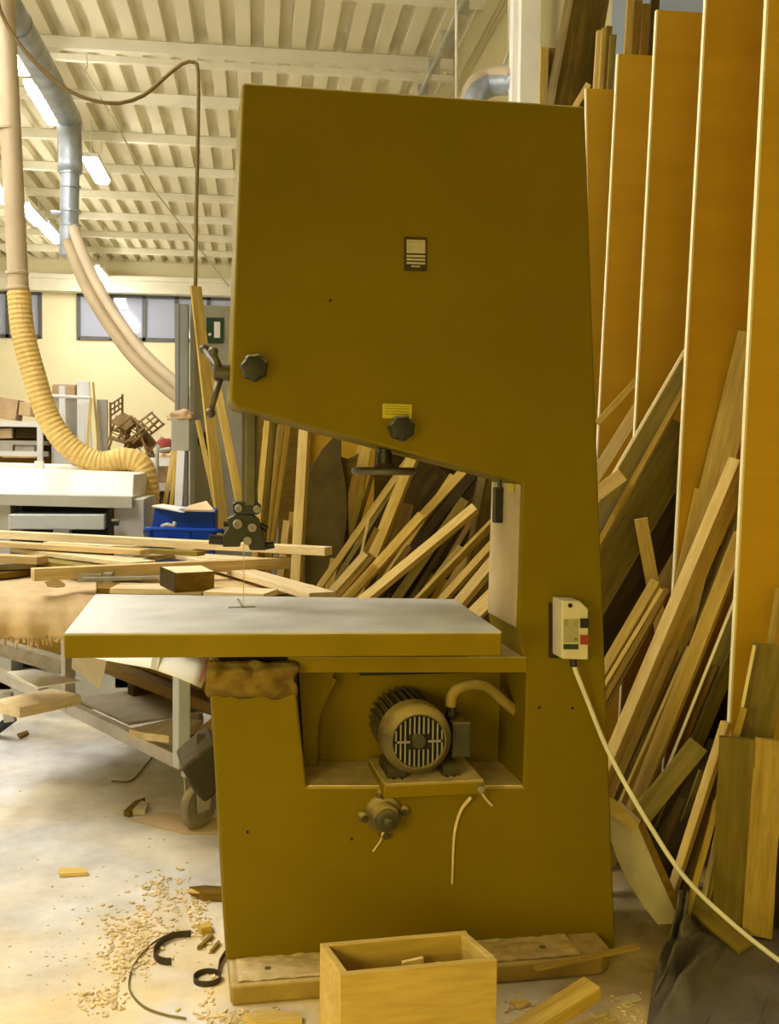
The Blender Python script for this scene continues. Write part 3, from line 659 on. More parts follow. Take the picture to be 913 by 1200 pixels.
o2 = mb.build('fringe', 'felt', bpy.data.objects['felt_blanket'])
mb = MB(); a = QY(-45, 700, 4.35); b_ = QY(105, 700, 4.35); mb.box(((a.x + b_.x) / 2, 4.5, a.z - .06), b_.x - a.x, .65, .05); tag(mb.build('support_board', 'brown_wood'), 'brown support board under the felt blanket', 'board')

# the pile of strips (all lie flat, higher ones on lower ones)
G = 'strips of the lumber pile'
def strip(x0, y0, x1, y1, z, w, t_, m, lab, dz=0, name='wooden_strip', tw=0):
    m = {'pale_wood': 'pile_pale', 'mid_wood': 'pile_tan'}.get(m, m)
    return timber(name, QZ(x0, y0, z), QZ(x1, y1, z + dz), w, t_, m, lab, 'board', G, nrm=UPZ, twist=tw)
strip(-60, 619, 385, 641, 1.04, .07, .034, 'pale_wood', 'longest pale strip across the pile, passing behind the blade guide')
strip(-40, 632, 170, 644, 1.015, .07, .022, 'mid_wood', 'long tan strip just below the longest pale strip')
strip(27, 641, 168, 658, .985, .12, .02, 'pale_wood', 'wide pale board with a bright face in the pile middle')
strip(38, 666, 338, 653, .985, .055, .045, 'mid_wood', 'thick tan beam crossing the pile diagonally over the felt')
strip(-40, 648, 50, 652, .985, .08, .03, 'mid_wood', 'short tan board at the left edge of the pile')
strip(-40, 662, 38, 658, .955, .10, .025, 'grey_wood', 'grey weathered board at the left edge of the pile')
strip(-30, 673, 40, 664, .925, .12, .025, 'brown_wood', 'dark board under the grey weathered board')
strip(215, 648, 378, 694, .945, .10, .025, 'pale_wood', 'long pale strip running right toward the throat of the saw')
strip(135, 686, 240, 687, .925, .17, .02, 'pale_wood', 'pale flat board in front of the dark ended block')
strip(248, 690, 318, 693, .935, .15, .02, 'pale_wood', 'pale flat board right of the dark ended block')
strip(60, 634, 160, 640, .99, .10, .02, 'pale_wood', 'short pale board peeking between the two long strips')
strip(150, 655, 235, 640, .96, .10, .02, 'mid_wood', 'tan board rising right behind the block')
strip(100, 664, 200, 668, .93, .15, .02, 'pale_wood', 'pale board under the diagonal beam')
strip(170, 646, 300, 655, .95, .14, .02, 'pale_wood', 'pale board lying left under the blade guide')
strip(130, 640, 236, 646, 1.0, .06, .02, 'olive_wood', 'olive strip lying just under the longest strip')
strip(40, 654, 110, 662, .96, .10, .02, 'olive_wood', 'olive short board under the wide pale board')
strip(200, 672, 330, 690, .905, .35, .02, 'mid_wood', 'wide tan panel at the bottom of the pile right end')
strip(60, 680, 200, 684, .89, .40, .02, 'brown_wood', 'brown panel at the bottom of the pile')
bk = thing('dark_ended_block', 'thick wooden block with a dark end on the pile', 'block', QZ(220, 668, .925))
q4 = [QZ(x, y, .995) for x, y in ((188, 664), (206, 671.5), (251, 669.5), (236, 662.5))]
mb = MB(); mb.prism(q4, (0, 0, -.07)); mb.build('block_body', 'pile_pale', bk, bevel=.002)
nn = (q4[1] - q4[0]).cross(UPZ).normalized(); nn = -nn if nn.x > 0 else nn
mb = MB(); mb.prism([q4[0] + nn * .002, q4[1] + nn * .002, q4[1] + nn * .002 - UPZ * .07, q4[0] + nn * .002 - UPZ * .07], -nn * .004); mb.build('end_grain', 'dark_wood', bk)
nf = (q4[2] - q4[1]).cross(UPZ).normalized(); nf = -nf if nf.y > 0 else nf
mb = MB(); mb.prism([q4[1] + nf * .002, q4[2] + nf * .002, q4[2] + nf * .002 - UPZ * .07, q4[1] + nf * .002 - UPZ * .07], -nf * .004); mb.build('sawn_side', 'brown_wood', bk)
p = QZ(186, 667, .96)
mb = MB(); mb.tube([QZ(98, 679, .945), QZ(186, 677, .945)], .008, 8); mb.box(QZ(105, 677, .945), .09, .03, .03); mb.box(QZ(128, 676, .945), .03, .10, .035)
tag(mb.build('bar_clamp', 'bolt_steel'), 'grey steel bar clamp lying left of the dark ended block', 'clamp')

# ------------------------------------------------------------------ plywood dividers at right
G = 'tall plywood sheets on the right'
for i, (Y, x0, xb, lab, zb_) in enumerate(((5.10, (688, 97), (703, 480), 'shortest looking plywood sheet, farthest and beside the saw head', .05),
        (4.65, (726, 54), (703, 500), 'second farthest tall plywood sheet', .05), (4.18, (772, 0), (746, 500), 'middle one of the five tall plywood sheets', .05),
        (3.76, (829, 0), (794, 640), 'second nearest tall plywood sheet, left of the nearest one', .05), (3.33, (901, 0), (858, 830), 'nearest tall plywood sheet at the right edge', .05))):
    p0 = QY(x0[0], x0[1], Y); p1 = QY(xb[0], xb[1], Y)
    sl = (p1.x - p0.x) / (p1.z - p0.z); zt_ = 3.2
    xt = p0.x + sl * (zt_ - p0.z); xo = p0.x + sl * (zb_ - p0.z)
    if i == 0: xt = p0.x; xo = QY(703, 480, Y).x + .0
    t = thing('plywood_sheet', lab, 'plywood sheet', ((xo + XW) / 2, Y, zb_), G)
    R_ = XW - .02
    mb = MB(); mb.prism([V((xo, Y, zb_)), V((R_, Y, zb_)), V((R_, Y, zt_)), V((xt, Y, zt_))], (0, .018, 0)); mb.build('face_panel', 'plywood_face', t)
    mb = MB(); mb.prism([V((xo - .007, Y - .001, zb_)), V((xo, Y - .001, zb_)), V((xt, Y - .001, zt_)), V((xt - .007, Y - .001, zt_))], (0, .020, 0)); mb.build('edge_band', 'plywood_edge', t)
    mb = MB(); mb.box(((xo + R_) / 2, Y + .01, zb_ / 2), R_ - xo - .1, .06, zb_); mb.build('foot_rail', 'dark_wood', t)

def lean(name, x0, y0, Y0, x1, y1, Y1, wpx, t_, mat, lab, twist=0, group='boards leaning at right', floor=True, cut=0, warp=0, cat='board', lim=None):
    a = QY(x0, y0, Y0); b_ = QY(x1, y1, Y1)
    if floor and b_.z > .02:
        d = b_ - a; k = (.012 - a.z) / d.z; q = a + d * k
        if lim: k = min(k, lim)
        b_ = a + d * k
    w = wpx * (Y0 + Y1) / 2 / F
    return timber(name, b_, a, w, t_, mat, lab, cat, group, twist=twist, cut=cut, warp=warp)
LB = 'leaning_board'
# bay between the nearest and second nearest sheets
lean(LB, 861, 537, 3.50, 724, 862, 3.52, 15, .05, 'pale_wood', 'long pale square beam, its top end nearest sheet right of the switch box', -25)
lean(LB, 874, 550, 3.60, 738, 868, 3.62, 17, .03, 'mid_wood', 'tan board right of the long pale beam, with a light edge', 24)
lean(LB, 866, 612, 3.68, 757, 850, 3.70, 16, .03, 'olive_wood', 'dull olive board between the tan board and the next pale board', -20)
lean(LB, 868, 625, 3.52, 766, 885, 3.54, 18, .03, 'pale_wood', 'wide pale board in the middle of the right bay', -20)
lean(LB, 866, 690, 3.45, 790, 880, 3.46, 3.5, .02, 'plywood_edge', 'thin pale edge strip right of the wide pale board', 0)
lean(LB, 872, 700, 3.58, 790, 900, 3.60, 20, .03, 'olive_wood', 'olive green board right of the thin pale strip', -10)
lean(LB, 878, 728, 3.56, 806, 900, 3.57, 16, .03, 'olive_wood', 'olive board half hidden by the nearest plywood sheet', 22)
lean(LB, 895, 700, 3.72, 822, 880, 3.73, 30, .02, 'dark_wood', 'dark brown board at the back of the right bay', 0)
lean(LB, 845, 640, 3.74, 740, 880, 3.745, 40, .01, 'dark_wood', 'dark brown board behind the long pale beam', 0)
lean(LB, 820, 573, 3.73, 795, 690, 3.735, 12, .015, 'mid_wood', 'short tan strip on the second nearest plywood sheet', 0)
lean(LB, 882, 390, 3.70, 832, 590, 3.70, 34, .012, 'mid_wood', 'broad tan board leaning across the second nearest plywood sheet', 0)
lean(LB, 838, 700, 3.64, 752, 862, 3.66, 6, .02, 'brown_wood', 'slim brown strip left of the wide pale board', 0)
# left of the long pale beam: slim strips and the bay behind
lean(LB, 782, 690, 3.64, 715, 808, 3.66, 7, .02, 'brown_wood', 'slim brown strip just left of the long pale beam', -15)
lean(LB, 776, 690, 3.67, 716, 790, 3.69, 5, .02, 'mid_wood', 'slim tan strip left of the slim brown strip', -15)
lean(LB, 768, 680, 3.69, 714, 772, 3.71, 12, .02, 'mid_wood', 'tan strip beside the saw column above the switch box height', -15)
lean(LB, 803, 410, 3.84, 715, 562, 3.86, 4, .03, 'plywood_edge', 'long thin board with a bright top edge, highest in the middle bay', 0, floor=True)
lean(LB, 806, 430, 3.90, 712, 590, 3.92, 26, .02, 'olive_wood', 'dull green board just under the bright thin edge', 0)
lean(LB, 803, 452, 3.85, 706, 628, 3.87, 7, .03, 'mid_wood', 'tan edged board under the dull green board', -15)
lean(LB, 806, 500, 3.93, 706, 668, 3.95, 52, .02, 'olive_wood', 'broad dark olive board in the middle bay', 0)
lean(LB, 808, 580, 3.98, 712, 745, 4.0, 34, .02, 'dark_wood', 'dark brown board under the broad olive board', 0)
lean(LB, 805, 615, 4.04, 712, 790, 4.06, 40, .02, 'mid_wood', 'tan board low in the middle bay behind the short prop', 0)
lean(LB, 800, 560, 4.10, 700, 760, 4.12, 60, .02, 'brown_wood', 'wide brown board at the back of the middle bay', 0)
lean(LB, 751, 608, 3.80, 768, 700, 3.80, 16, .02, 'mid_wood', 'short tan prop leaning the other way behind the switch box', 0)
lean(LB, 730, 556, 3.82, 698, 580, 3.84, 17, .05, 'pale_wood', 'short pale beam end sticking out beside the saw column', 0, floor=False)
lean(LB, 722, 590, 3.88, 695, 630, 3.9, 12, .03, 'grey_wood', 'grey board end under the short pale beam end', 0, floor=False)
lean(LB, 752, 440, 4.30, 700, 496, 4.32, 8, .02, 'mid_wood', 'short tan strip lying high against the middle plywood sheet', 0, floor=False)
lean(LB, 752, 472, 4.28, 700, 555, 4.30, 15, .03, 'pale_wood', 'light tan board below the short high strip', 0, floor=True)
lean(LB, 752, 520, 4.34, 705, 600, 4.36, 14, .03, 'dark_wood', 'dark board behind the light tan board', 0)
# front of the right edge
lean(LB, 904, 757, 3.10, 872, 930, 3.12, 44, .02, 'olive_wood', 'olive board with a light left edge at the right border', 0)
lean(LB, 884, 757, 3.07, 850, 930, 3.09, 4, .02, 'plywood_edge', 'thin light strip along the olive board', 0)
lean(LB, 872, 830, 3.02, 862, 866, 3.02, 8, .02, 'mid_wood', 'small tan strip above the wide grey green board', 0)
lean(LB, 914, 690, 3.22, 898, 790, 3.22, 10, .02, 'mid_wood', 'narrow tan strip at the right border above the olive board', 0)
lean(LB, 864, 866, 2.94, 856, 1082, 2.96, 44, .022, 'olive_wood', 'wide grey green board standing right of the white cable', 0, warp=.004)
lean(LB, 903, 868, 2.90, 887, 1092, 2.92, 36, .022, 'mid_wood', 'wide tan board standing at the right border in front', 0, warp=.003)
lean(LB, 920, 900, 2.97, 905, 1080, 2.98, 30, .02, 'dark_wood', 'dark board at the right border behind the wide tan board', 0)
lean(LB, 819, 872, 3.24, 750, 958, 3.26, 26, .035, 'olive_wood', 'short wide olive plank with a cut end, right of the saw base', 0, floor=True)
lean(LB, 849, 846, 3.16, 790, 1030, 3.18, 11, .03, 'pale_wood', 'pale narrow board left of the wide grey green board', -25)
lean(LB, 858, 870, 3.22, 806, 1040, 3.24, 14, .03, 'brown_wood', 'brown narrow board beside the pale narrow board', -10)
lean(LB, 838, 940, 3.14, 814, 1050, 3.16, 4, .02, 'pale_wood', 'thin pale lath before the wide grey green board', 0)
lean(LB, 848, 955, 3.10, 828, 1050, 3.12, 12, .02, 'mid_wood', 'tan lath left of the foot of the wide grey green board', 0)
lean(LB, 858, 880, 3.29, 770, 1040, 3.295, 60, .01, 'dark_wood', 'dark panel behind the pale narrow board', 0)
lean(LB, 800, 935, 3.21, 772, 1000, 3.215, 9, .02, 'dark_wood', 'dark narrow strip under the short wide plank', 0)
timber(LB, QZ(803, 1050, .06), QZ(874, 1108, .03), .06, .015, 'olive_wood', 'olive board lying low behind the dark plastic tarp', 'board', 'boards leaning at right', nrm=(-.3, -.5, 1))

lean(LB, 790, 760, 3.47, 728, 905, 3.48, 9, .03, 'brown_wood', 'brown board squeezed under the long pale beam', -15)
lean(LB, 812, 760, 3.58, 748, 905, 3.59, 10, .03, 'mid_wood', 'tan board low between the light edged board and the wide pale board', 20)
lean(LB, 838, 780, 3.5, 780, 920, 3.51, 8, .03, 'brown_wood', 'brown board low right of the wide pale board', -10)
lean(LB, 824, 905, 3.30, 788, 1000, 3.31, 9, .03, 'olive_wood', 'olive lath under the cut end of the short wide plank', 15)
# behind the dividers' tops: upright stock and the heavy dark timber
G = 'stock above the plywood sheets'
lean('rough_timber', 702, -50, 5.75, 668, 135, 5.7, 42, .14, 'bark', 'heavy rough dark timber leaning above the saw head', 20, None, True, 0, .03, 'timber')
for i, (x0, x1, yt, yb_, Y, m, lab) in enumerate(((632, 640, 55, 130, 6.4, 'mid_wood', 'tan upright strip just right of the white post'), (641, 650, 56, 130, 6.45, 'brown_wood', 'brown upright strip behind the heavy dark timber'), (652, 660, 56, 130, 6.5, 'mid_wood', 'tan upright strip hidden half by the heavy timber'),
        (698, 704, 35, 100, 5.6, 'pale_wood', 'pale upright lath right of the heavy dark timber'), (704, 709, 32, 100, 5.55, 'mid_wood', 'tan upright lath beside the pale lath'), (709, 716, 30, 100, 5.5, 'brown_wood', 'brown upright lath right of the tan lath'), (714, 721, 40, 100, 5.45, 'olive_wood', 'olive upright lath next to the second farthest sheet'),
        (734, 742, -10, 60, 5.0, 'mid_wood', 'tan upright strip above the second farthest sheet'), (742, 752, 0, 60, 4.98, 'brown_wood', 'brown upright strip above the second farthest sheet'), (752, 762, 4, 60, 4.96, 'brown_wood', 'dark upright strip left of the middle sheet'), (762, 772, -8, 60, 4.94, 'dark_wood', 'darkest upright strip beside the middle sheet'))):
    lean('upright_strip', (x0 + x1) / 2 + 2, yt, Y, (x0 + x1) / 2 - (0 if i < 3 else 2), yb_, Y - .02, x1 - x0, .03, m, lab, 12, G)
timber('thin_lath', QY(668, 135, 5.25), QY(690, 98, 5.22), .03, .012, 'pale_wood', 'thin pale lath slanting up behind the farthest plywood sheet', 'board', G)

# ------------------------------------------------------------------ behind the throat of the saw
G = 'boards behind the saw throat'
def th(x0, y0, x1, y1, Y, wpx, t_, m, lab, tw=-20, warp=0, floor=True, dY=-.0):
    return lean(LB, x0, y0, Y, x1, y1, Y + dY, wpx, t_, m, lab, tw, G, floor, 0, warp)
th(484, 530, 371, 692, 5.75, 8, .02, 'mid_wood', 'long slim tan board crossing behind the small handwheel')
th(482, 537, 436, 652, 5.65, 13, .05, 'mid_wood', 'light ribbed board under the small handwheel')
th(494, 603, 408, 698, 5.45, 11, .04, 'mid_wood', 'rough edged tan board left of the prominent pale beam', -20, .008)
th(546, 548, 484, 615, 5.7, 10, .03, 'mid_wood', 'rough tan board rising to the sloping saw head', -15, .008)
th(557, 552, 440, 700, 5.85, 12, .03, 'dark_wood', 'dark board beneath the rough tan board', -15)
th(556, 593, 424, 702, 5.3, 11, .05, 'pale_wood', 'prominent pale square beam in the saw throat', -28)
th(582, 603, 486, 702, 5.25, 5, .05, 'mid_wood', 'tan beam right of the prominent pale beam, with a bright top edge', -40)
th(582, 630, 517, 702, 5.2, 9, .04, 'mid_wood', 'tan beam second from the saw column', -25)
th(582, 650, 534, 708, 5.1, 13, .05, 'pale_wood', 'pale beam against the saw column, upper of two', -30)
th(582, 692, 552, 722, 5.05, 18, .04, 'pale_wood', 'pale beam low against the saw column, lower of two', -20)
th(582, 560, 505, 690, 5.65, 7, .03, 'brown_wood', 'brown strip rising toward the saw column')
th(590, 580, 524, 690, 5.6, 10, .03, 'mid_wood', 'tan strip right of the brown strip, toward the saw column')
th(590, 600, 534, 690, 5.72, 10, .03, 'brown_wood', 'dark tan strip close to the saw column')
th(545, 585, 500, 650, 5.5, 11, .03, 'olive_wood', 'dark green pipe like board above the prominent beam', 0)
th(432, 608, 422, 655, 5.55, 3, .01, 'pale_wood', 'very thin pale lath under the slim tan board', 0)
th(442, 619, 424, 655, 5.5, 6, .02, 'brown_wood', 'short brown lath beside the very thin pale lath', 0)
th(428, 648, 384, 698, 5.4, 9, .03, 'pale_wood', 'short pale board low at the left of the throat')
th(436, 650, 395, 698, 5.5, 9, .03, 'brown_wood', 'short brown board behind the short pale board')
th(477, 590, 462, 640, 5.95, 18, .03, 'brown_wood', 'reddish brown board end right of the ribbed board', 0)
th(520, 678, 500, 720, 5.9, 45, .02, 'plywood_face', 'orange plywood offcut low behind the beams', 0)
th(392, 655, 384, 700, 5.9, 10, .02, 'mid_wood', 'short tan offcut standing near the dark slab', 0)
th(408, 662, 396, 700, 5.85, 13, .02, 'olive_wood', 'small olive offcut right of the short tan offcut', 0)
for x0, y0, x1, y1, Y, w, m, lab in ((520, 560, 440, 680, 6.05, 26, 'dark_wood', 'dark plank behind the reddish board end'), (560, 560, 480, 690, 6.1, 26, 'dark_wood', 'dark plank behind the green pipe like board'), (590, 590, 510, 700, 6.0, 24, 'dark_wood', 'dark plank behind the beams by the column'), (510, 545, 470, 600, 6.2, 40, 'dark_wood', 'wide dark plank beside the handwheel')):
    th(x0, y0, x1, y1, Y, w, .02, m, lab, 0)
th(470, 556, 412, 650, 5.98, 6, .03, 'olive_wood', 'olive lath between the long slim board and the ribbed board')
th(530, 556, 462, 660, 5.92, 7, .03, 'mid_wood', 'tan lath between the rough board and the dark board', -20)
th(566, 566, 520, 640, 5.9, 6, .03, 'olive_wood', 'olive lath high in front of the saw column', -15)
th(540, 640, 490, 702, 5.62, 8, .03, 'mid_wood', 'tan lath low right of the prominent pale beam', -20)
th(480, 640, 436, 702, 5.68, 7, .03, 'brown_wood', 'brown lath just under the prominent pale beam', -20)
# upright things between guide post and handwheel
for i, (x0, x1, m, Y, lab) in enumerate(((314, 300, 'mid_wood', 6.2, 'tan upright lath, first right of the guide post'), (322, 308, 'olive_wood', 6.25, 'olive upright lath, second right of the guide post'), (332, 312, 'mid_wood', 6.3, 'tan upright lath, third right of the guide post'), (340, 318, 'mid_wood', 6.35, 'tan upright lath, fourth right of the guide post'))):
    lean('upright_lath', x0, 480, Y, x1, 632, Y - .1, 7 if i != 1 else 6, .03, m, lab, -15, 'laths right of the guide post')
lean('upright_lath', 318, 500, 6.5, 316, 640, 6.5, 20, .02, 'grey_wood', 'grey board behind the tan laths', 0, 'laths right of the guide post')
lean('upright_post', 356, 492, 6.05, 345, 690, 5.95, 12, .05, 'pale_wood', 'pale square post standing right of the laths', -22, 'laths right of the guide post')
lean('upright_lath', 336, 610, 6.2, 330, 660, 6.2, 8, .02, 'pale_wood', 'short pale lath in front of the laths', 0, 'laths right of the guide post')
lean('upright_lath', 342, 600, 6.25, 338, 660, 6.25, 6, .02, 'mid_wood', 'short tan lath beside the pale square post', 0, 'laths right of the guide post')
# live-edge slab
Ys = 6.35
pts = [(356, 690), (358, 590), (362, 552), (376, 528), (390, 513), (396, 510), (400, 516), (400, 536), (405, 565), (408, 600), (402, 650), (402, 690)]
mb = MB(); P_ = [QY(x, y, Ys + .1 * (690 - y) / 200) for x, y in pts]; d0 = P_[0]; P_ = [V((P_[0].x, Ys, 0.01))] + P_ + [V((P_[-1].x, Ys, .01))]
mb.prism(P_, (0, .05, 0)); tag(mb.build('live_edge_slab', 'slab_brown', bevel=.006), 'dark live edge slab with a pointed curved top', 'slab')
mb = MB(); pts = [(398, 700), (400, 560), (400, 535), (408, 538), (416, 534), (421, 531), (418, 545), (412, 560), (408, 580), (410, 700)]; mb.prism([QY(x, y, Ys + .12) for x, y in pts], (0, .03, 0)); tag(mb.build('bark_slab', 'bark'), 'grey brown bark piece with a ragged top beside the dark slab', 'slab')
lean('wide_plank', 428, 520, 6.6, 402, 660, 6.5, 17, .03, 'mid_wood', 'broad tan plank leaning just left of the handwheel', -8, G)
lean('narrow_plank', 440, 545, 6.55, 412, 640, 6.5, 5, .03, 'brown_wood', 'narrow brown plank right of the broad tan plank', 0, G)
mb = MB(); mb.prism([QY(360, 490, 7.0), QY(440, 500, 7.0), QY(435, 720, 7.0), QY(355, 720, 7.0)], (0, .02, 0)); a = mb.build('plywood_board', 'plywood_face'); tag(a, 'orange plywood panel standing behind the live edge slab', 'panel')
mb = MB(); A = QY(428, 500, 7.15); B = QY(560, 520, 7.15); mb.box(((A.x + B.x) / 2, 7.2, A.z / 2), B.x - A.x, .02, A.z + .3); tag(mb.build('plywood_board', 'olive_wood'), 'dull olive panel standing behind the handwheel', 'panel')
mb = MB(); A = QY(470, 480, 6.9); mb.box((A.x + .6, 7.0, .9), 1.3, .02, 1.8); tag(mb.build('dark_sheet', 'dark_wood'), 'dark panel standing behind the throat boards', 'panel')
mb = MB(); A = QY(296, 480, 6.9); B = QY(362, 480, 6.9); mb.box(((A.x + B.x) / 2, 6.95, .85), B.x - A.x, .02, 1.8); tag(mb.build('dark_sheet', 'brown_wood'), 'brown panel standing behind the upright laths', 'panel')

# ------------------------------------------------------------------ THE BAND SAW
saw = thing('band_saw', 'large mustard yellow industrial band saw standing in the centre', 'band saw', V((SO.x + SU.x * .5, SO.y + SU.y * .5, 0)) + SV * .15)
DB = .30
def spl(px, py, v=0): return QS(px, py, v)
out = [(284, 96), (686, 124), (697, 440), (722, 1112), (265, 1126), (246, 800), (250, 788), (345, 788), (360, 922), (613, 922), (617, 788), (606.5, 740), (612, 566), (276, 477), (270, 468)]
mb = MB(); mb.prism([QS(x, y) for x, y in out], SV * DB); mb.build('frame', 'saw_paint', saw, bevel=.009, bseg=3, angle=25)
# recess back panel and inner arc plate
mb = MB(); mb.prism([QS(x, y, .25) for x, y in ((335, 770), (640, 770), (630, 945), (340, 945))], SV * .04); mb.build('recess_panel', 'saw_paint_lower', saw)
mb = MB(); arc = [QS(392, 795, .2), QS(378, 822, .2), QS(370, 850, .2), QS(368, 905, .2)]; mb.tube(arc, .012, 8); mb.build('belt_guard_edge', 'saw_paint_lower', saw, smooth=True)
mb = MB(); mb.prism([QS(x, y, .18) for x, y in ((350, 780), (395, 780), (378, 822), (370, 860), (368, 915), (358, 915))], SV * .05); mb.build('belt_guard', 'saw_paint_lower', saw)
# ledge under the table
mb = MB(); mb.prism([QS(x, y, -.004) for x, y in ((338, 770), (618, 770), (619, 788.5), (338, 788.5))], SV * .29); mb.bm.verts.ensure_lookup_table(); mb.build('ledge', 'saw_paint_lower', saw, bevel=.004)
# cream inner face of the column
e = QS(613, 566); f_ = QS(605, 735)
mb = MB(); th_ = .004
q0 = QS(612, 566, .012); q1 = QS(606.5, 735, .012); q2 = q0 + SV * (DB - .015); q3 = q1 + SV * (DB - .015)
mb.prism([q0 - SU * .001, q2 - SU * .001, q3 - SU * .001, q1 - SU * .001], -SU * th_); mb.build('column_inner_panel', 'saw_cream', saw)
c = QS(596, 592, .16); q = q0 + SV * .16 + UPZ * (-.055)
xin = (q0 - SU * .012)
mb = MB(); mb.box(V((xin.x, xin.y, 0)) + SV * .17 - SU * .006 + UPZ * QS(596, 592, .17).z, .03, .022, .105, (SU, SV, UPZ), bev=.004); lk = mb.build('door_latch', 'black_plastic', saw)
mb = MB(); mb.cyl(V((xin.x, xin.y, 0)) + SV * .165 - SU * .004 + UPZ * QS(596, 572, .17).z, V((xin.x, xin.y, 0)) + SV * .165 - SU * .004 + UPZ * QS(596, 556, .17).z, .006, 8); mb.build('latch_pin', 'black_plastic', lk)
mb = MB(); mb.box(V((xin.x, xin.y, 0)) + SV * .075 - SU * -.003 + UPZ * QS(604, 572, .08).z, .003, .05, .025, (SU, SV, UPZ)); mb.build('warning_sticker', 'sticker_yellow', saw)

# name plate with lines of small print
def plate(x0, y0, x1, y1, v, th, m, nm, par, y1r=None):
    mb = MB(); mb.prism([QS(x0, y0, v), QS(x1, y0 + (x1 - x0) * .03, v), QS(x1, y1 + (x1 - x0) * .03, v), QS(x0, y1, v)], SV * th); return mb.build(nm, m, par)
pl = plate(474, 277.5, 500.5, 317, -.003, .003, 'plate_brown', 'name_plate', saw)
pl['label'] = 'small brown plate with a silver panel and four print lines'
plate(476.6, 280.6, 498.4, 296.5, -.0042, .001, 'plate_silver', 'plate_panel', pl)
for y in (298.5, 302.6, 306.8): plate(476.6, y, 498.4, y + 2.5, -.0042, .001, 'plate_silver', 'plate_text_line', pl)
plate(482, 311.2, 492.5, 312.8, -.0042, .001, 'plate_silver', 'plate_text_line', pl)
for y in (283, 288): plate(480, y, 495, y + .9, -.0047, .0004, 'junk_tan', 'plate_text_line', pl)
plate(480.5, 287.8, 495, 289.2, -.0047, .0004, 'red_plastic', 'plate_text_line', pl) if False else None
st = plate(448.5, 473, 482.5, 490, -.003, .003, 'sticker_yellow', 'warning_sticker', saw)
for y in (475, 478, 481.2, 484.2): plate(451, y, 480, y + 1.1, -.0036, .0005, 'sticker_ink', 'sticker_text_line', st)

# star knobs
def knob(px, py, r):
    c = QS(px, py, 0); mb = MB(); mb.lathe(c, -SV, [(.018, r * .3), (.018, r * .85), (.026, r), (.046, r), (.054, r * .85), (.056, r * .4)], 56, 7, .065); k = mb.build('clamping_knob', 'black_plastic', saw, smooth='angle')
    mb = MB(); mb.cyl(c, c - SV * .022, r * .3, 14); mb.build('knob_stem', 'bolt_steel', k)
knob(297, 432, .0345); knob(467.5, 502, .034)
# blade tension lever with three ball-ended arms at the left of the head
hub = QS(262, 437, .14); a0 = QS(280, 436, .14)
mb = MB(); mb.cyl(hub, a0, .013, 14); mb.lathe(hub, SU, [(-.03, .012), (-.026, .02), (.015, .022), (.022, .014)], 16); hb = mb.build('tension_lever', 'post_steel', saw, smooth='angle')
for ex, ey, v in ((250, 412, .12), (246.5, 484, .12), (239, 409, .32)):
    e = QS(ex, ey, v); mb = MB(); mb.cyl(hub - SU * .006, e, .011, 12, .007); mb.ico(e, .0145, 2); mb.build('lever_arm', 'post_steel', hb, smooth=True)
# guide post, guide assembly
VB = .20
mb = MB(); A = QS(284, 470, VB - .02); B = QS(303, 470, VB - .02); zt_ = A.z + .1; zb_ = QS(290, 592, VB).z
c = (A + B) / 2; hh = zt_ - zb_
mb.box(V((c.x, c.y, (zt_ + zb_) / 2)), (B - A).length * .62, .05, hh, (SU, SV, UPZ), bev=.004); mb.box(V((c.x, c.y, (zt_ + zb_) / 2)) + SV * .02, (B - A).length, .02, hh, (SU, SV, UPZ)); mb.build('guide_post', 'post_steel', saw)
def GP(px, py, v=0): return QS(px, py, VB + v)
mb = MB()
mb.prism([GP(x, y, -.04) for x, y in ((273, 590), (278, 588), (303, 589), (306, 592), (306, 600), (302, 603), (277, 603), (273, 600))], SV * .06)
mb.prism([GP(x, y, -.03) for x, y in ((267, 608), (280, 602), (296, 603), (304, 608), (306, 618), (310, 630), (312, 645), (293, 645), (291, 636), (283, 634), (281, 641), (261, 641), (261, 630), (268, 619))], SV * .06)
ga = mb.build('blade_guide', 'guide_metal', saw, bevel=.003)
for x, y, r in ((279.5, 595.5, .0105), (301, 596.5, .0105), (278.5, 614, .0135), (295.5, 618, .0125)):
    mb = MB(); p = GP(x, y, -.04); mb.lathe(p, -SV, [(0, r), (.012, r), (.015, r * .85), (.015, r * .45), (.011, r * .4)], 18); mb.build('guide_bolt', 'bolt_steel', ga, smooth='angle')
mb = MB(); mb.cyl(GP(245, 632, -.01), GP(262, 633, -.01), .014, 14); mb.cyl(GP(310, 640, .0), GP(321, 638, .0), .011, 14); mb.cyl(GP(262, 614, 0), GP(310, 617, 0), .007, 10); mb.cyl(GP(305, 615, -.01), GP(313, 620, -.01), .009, 10); mb.build('guide_screw', 'guide_metal', ga, smooth='angle')
mb = MB(); mb.cyl(GP(290, 634, -.02), GP(290, 634, -.045), .012, 14); mb.build('guide_roller', 'bolt_steel', ga)
zt_tab = .985
tf = [QZ(x, y, zt_tab) for x, y in ((75, 741), (588, 740), (535, 701), (112, 697))]
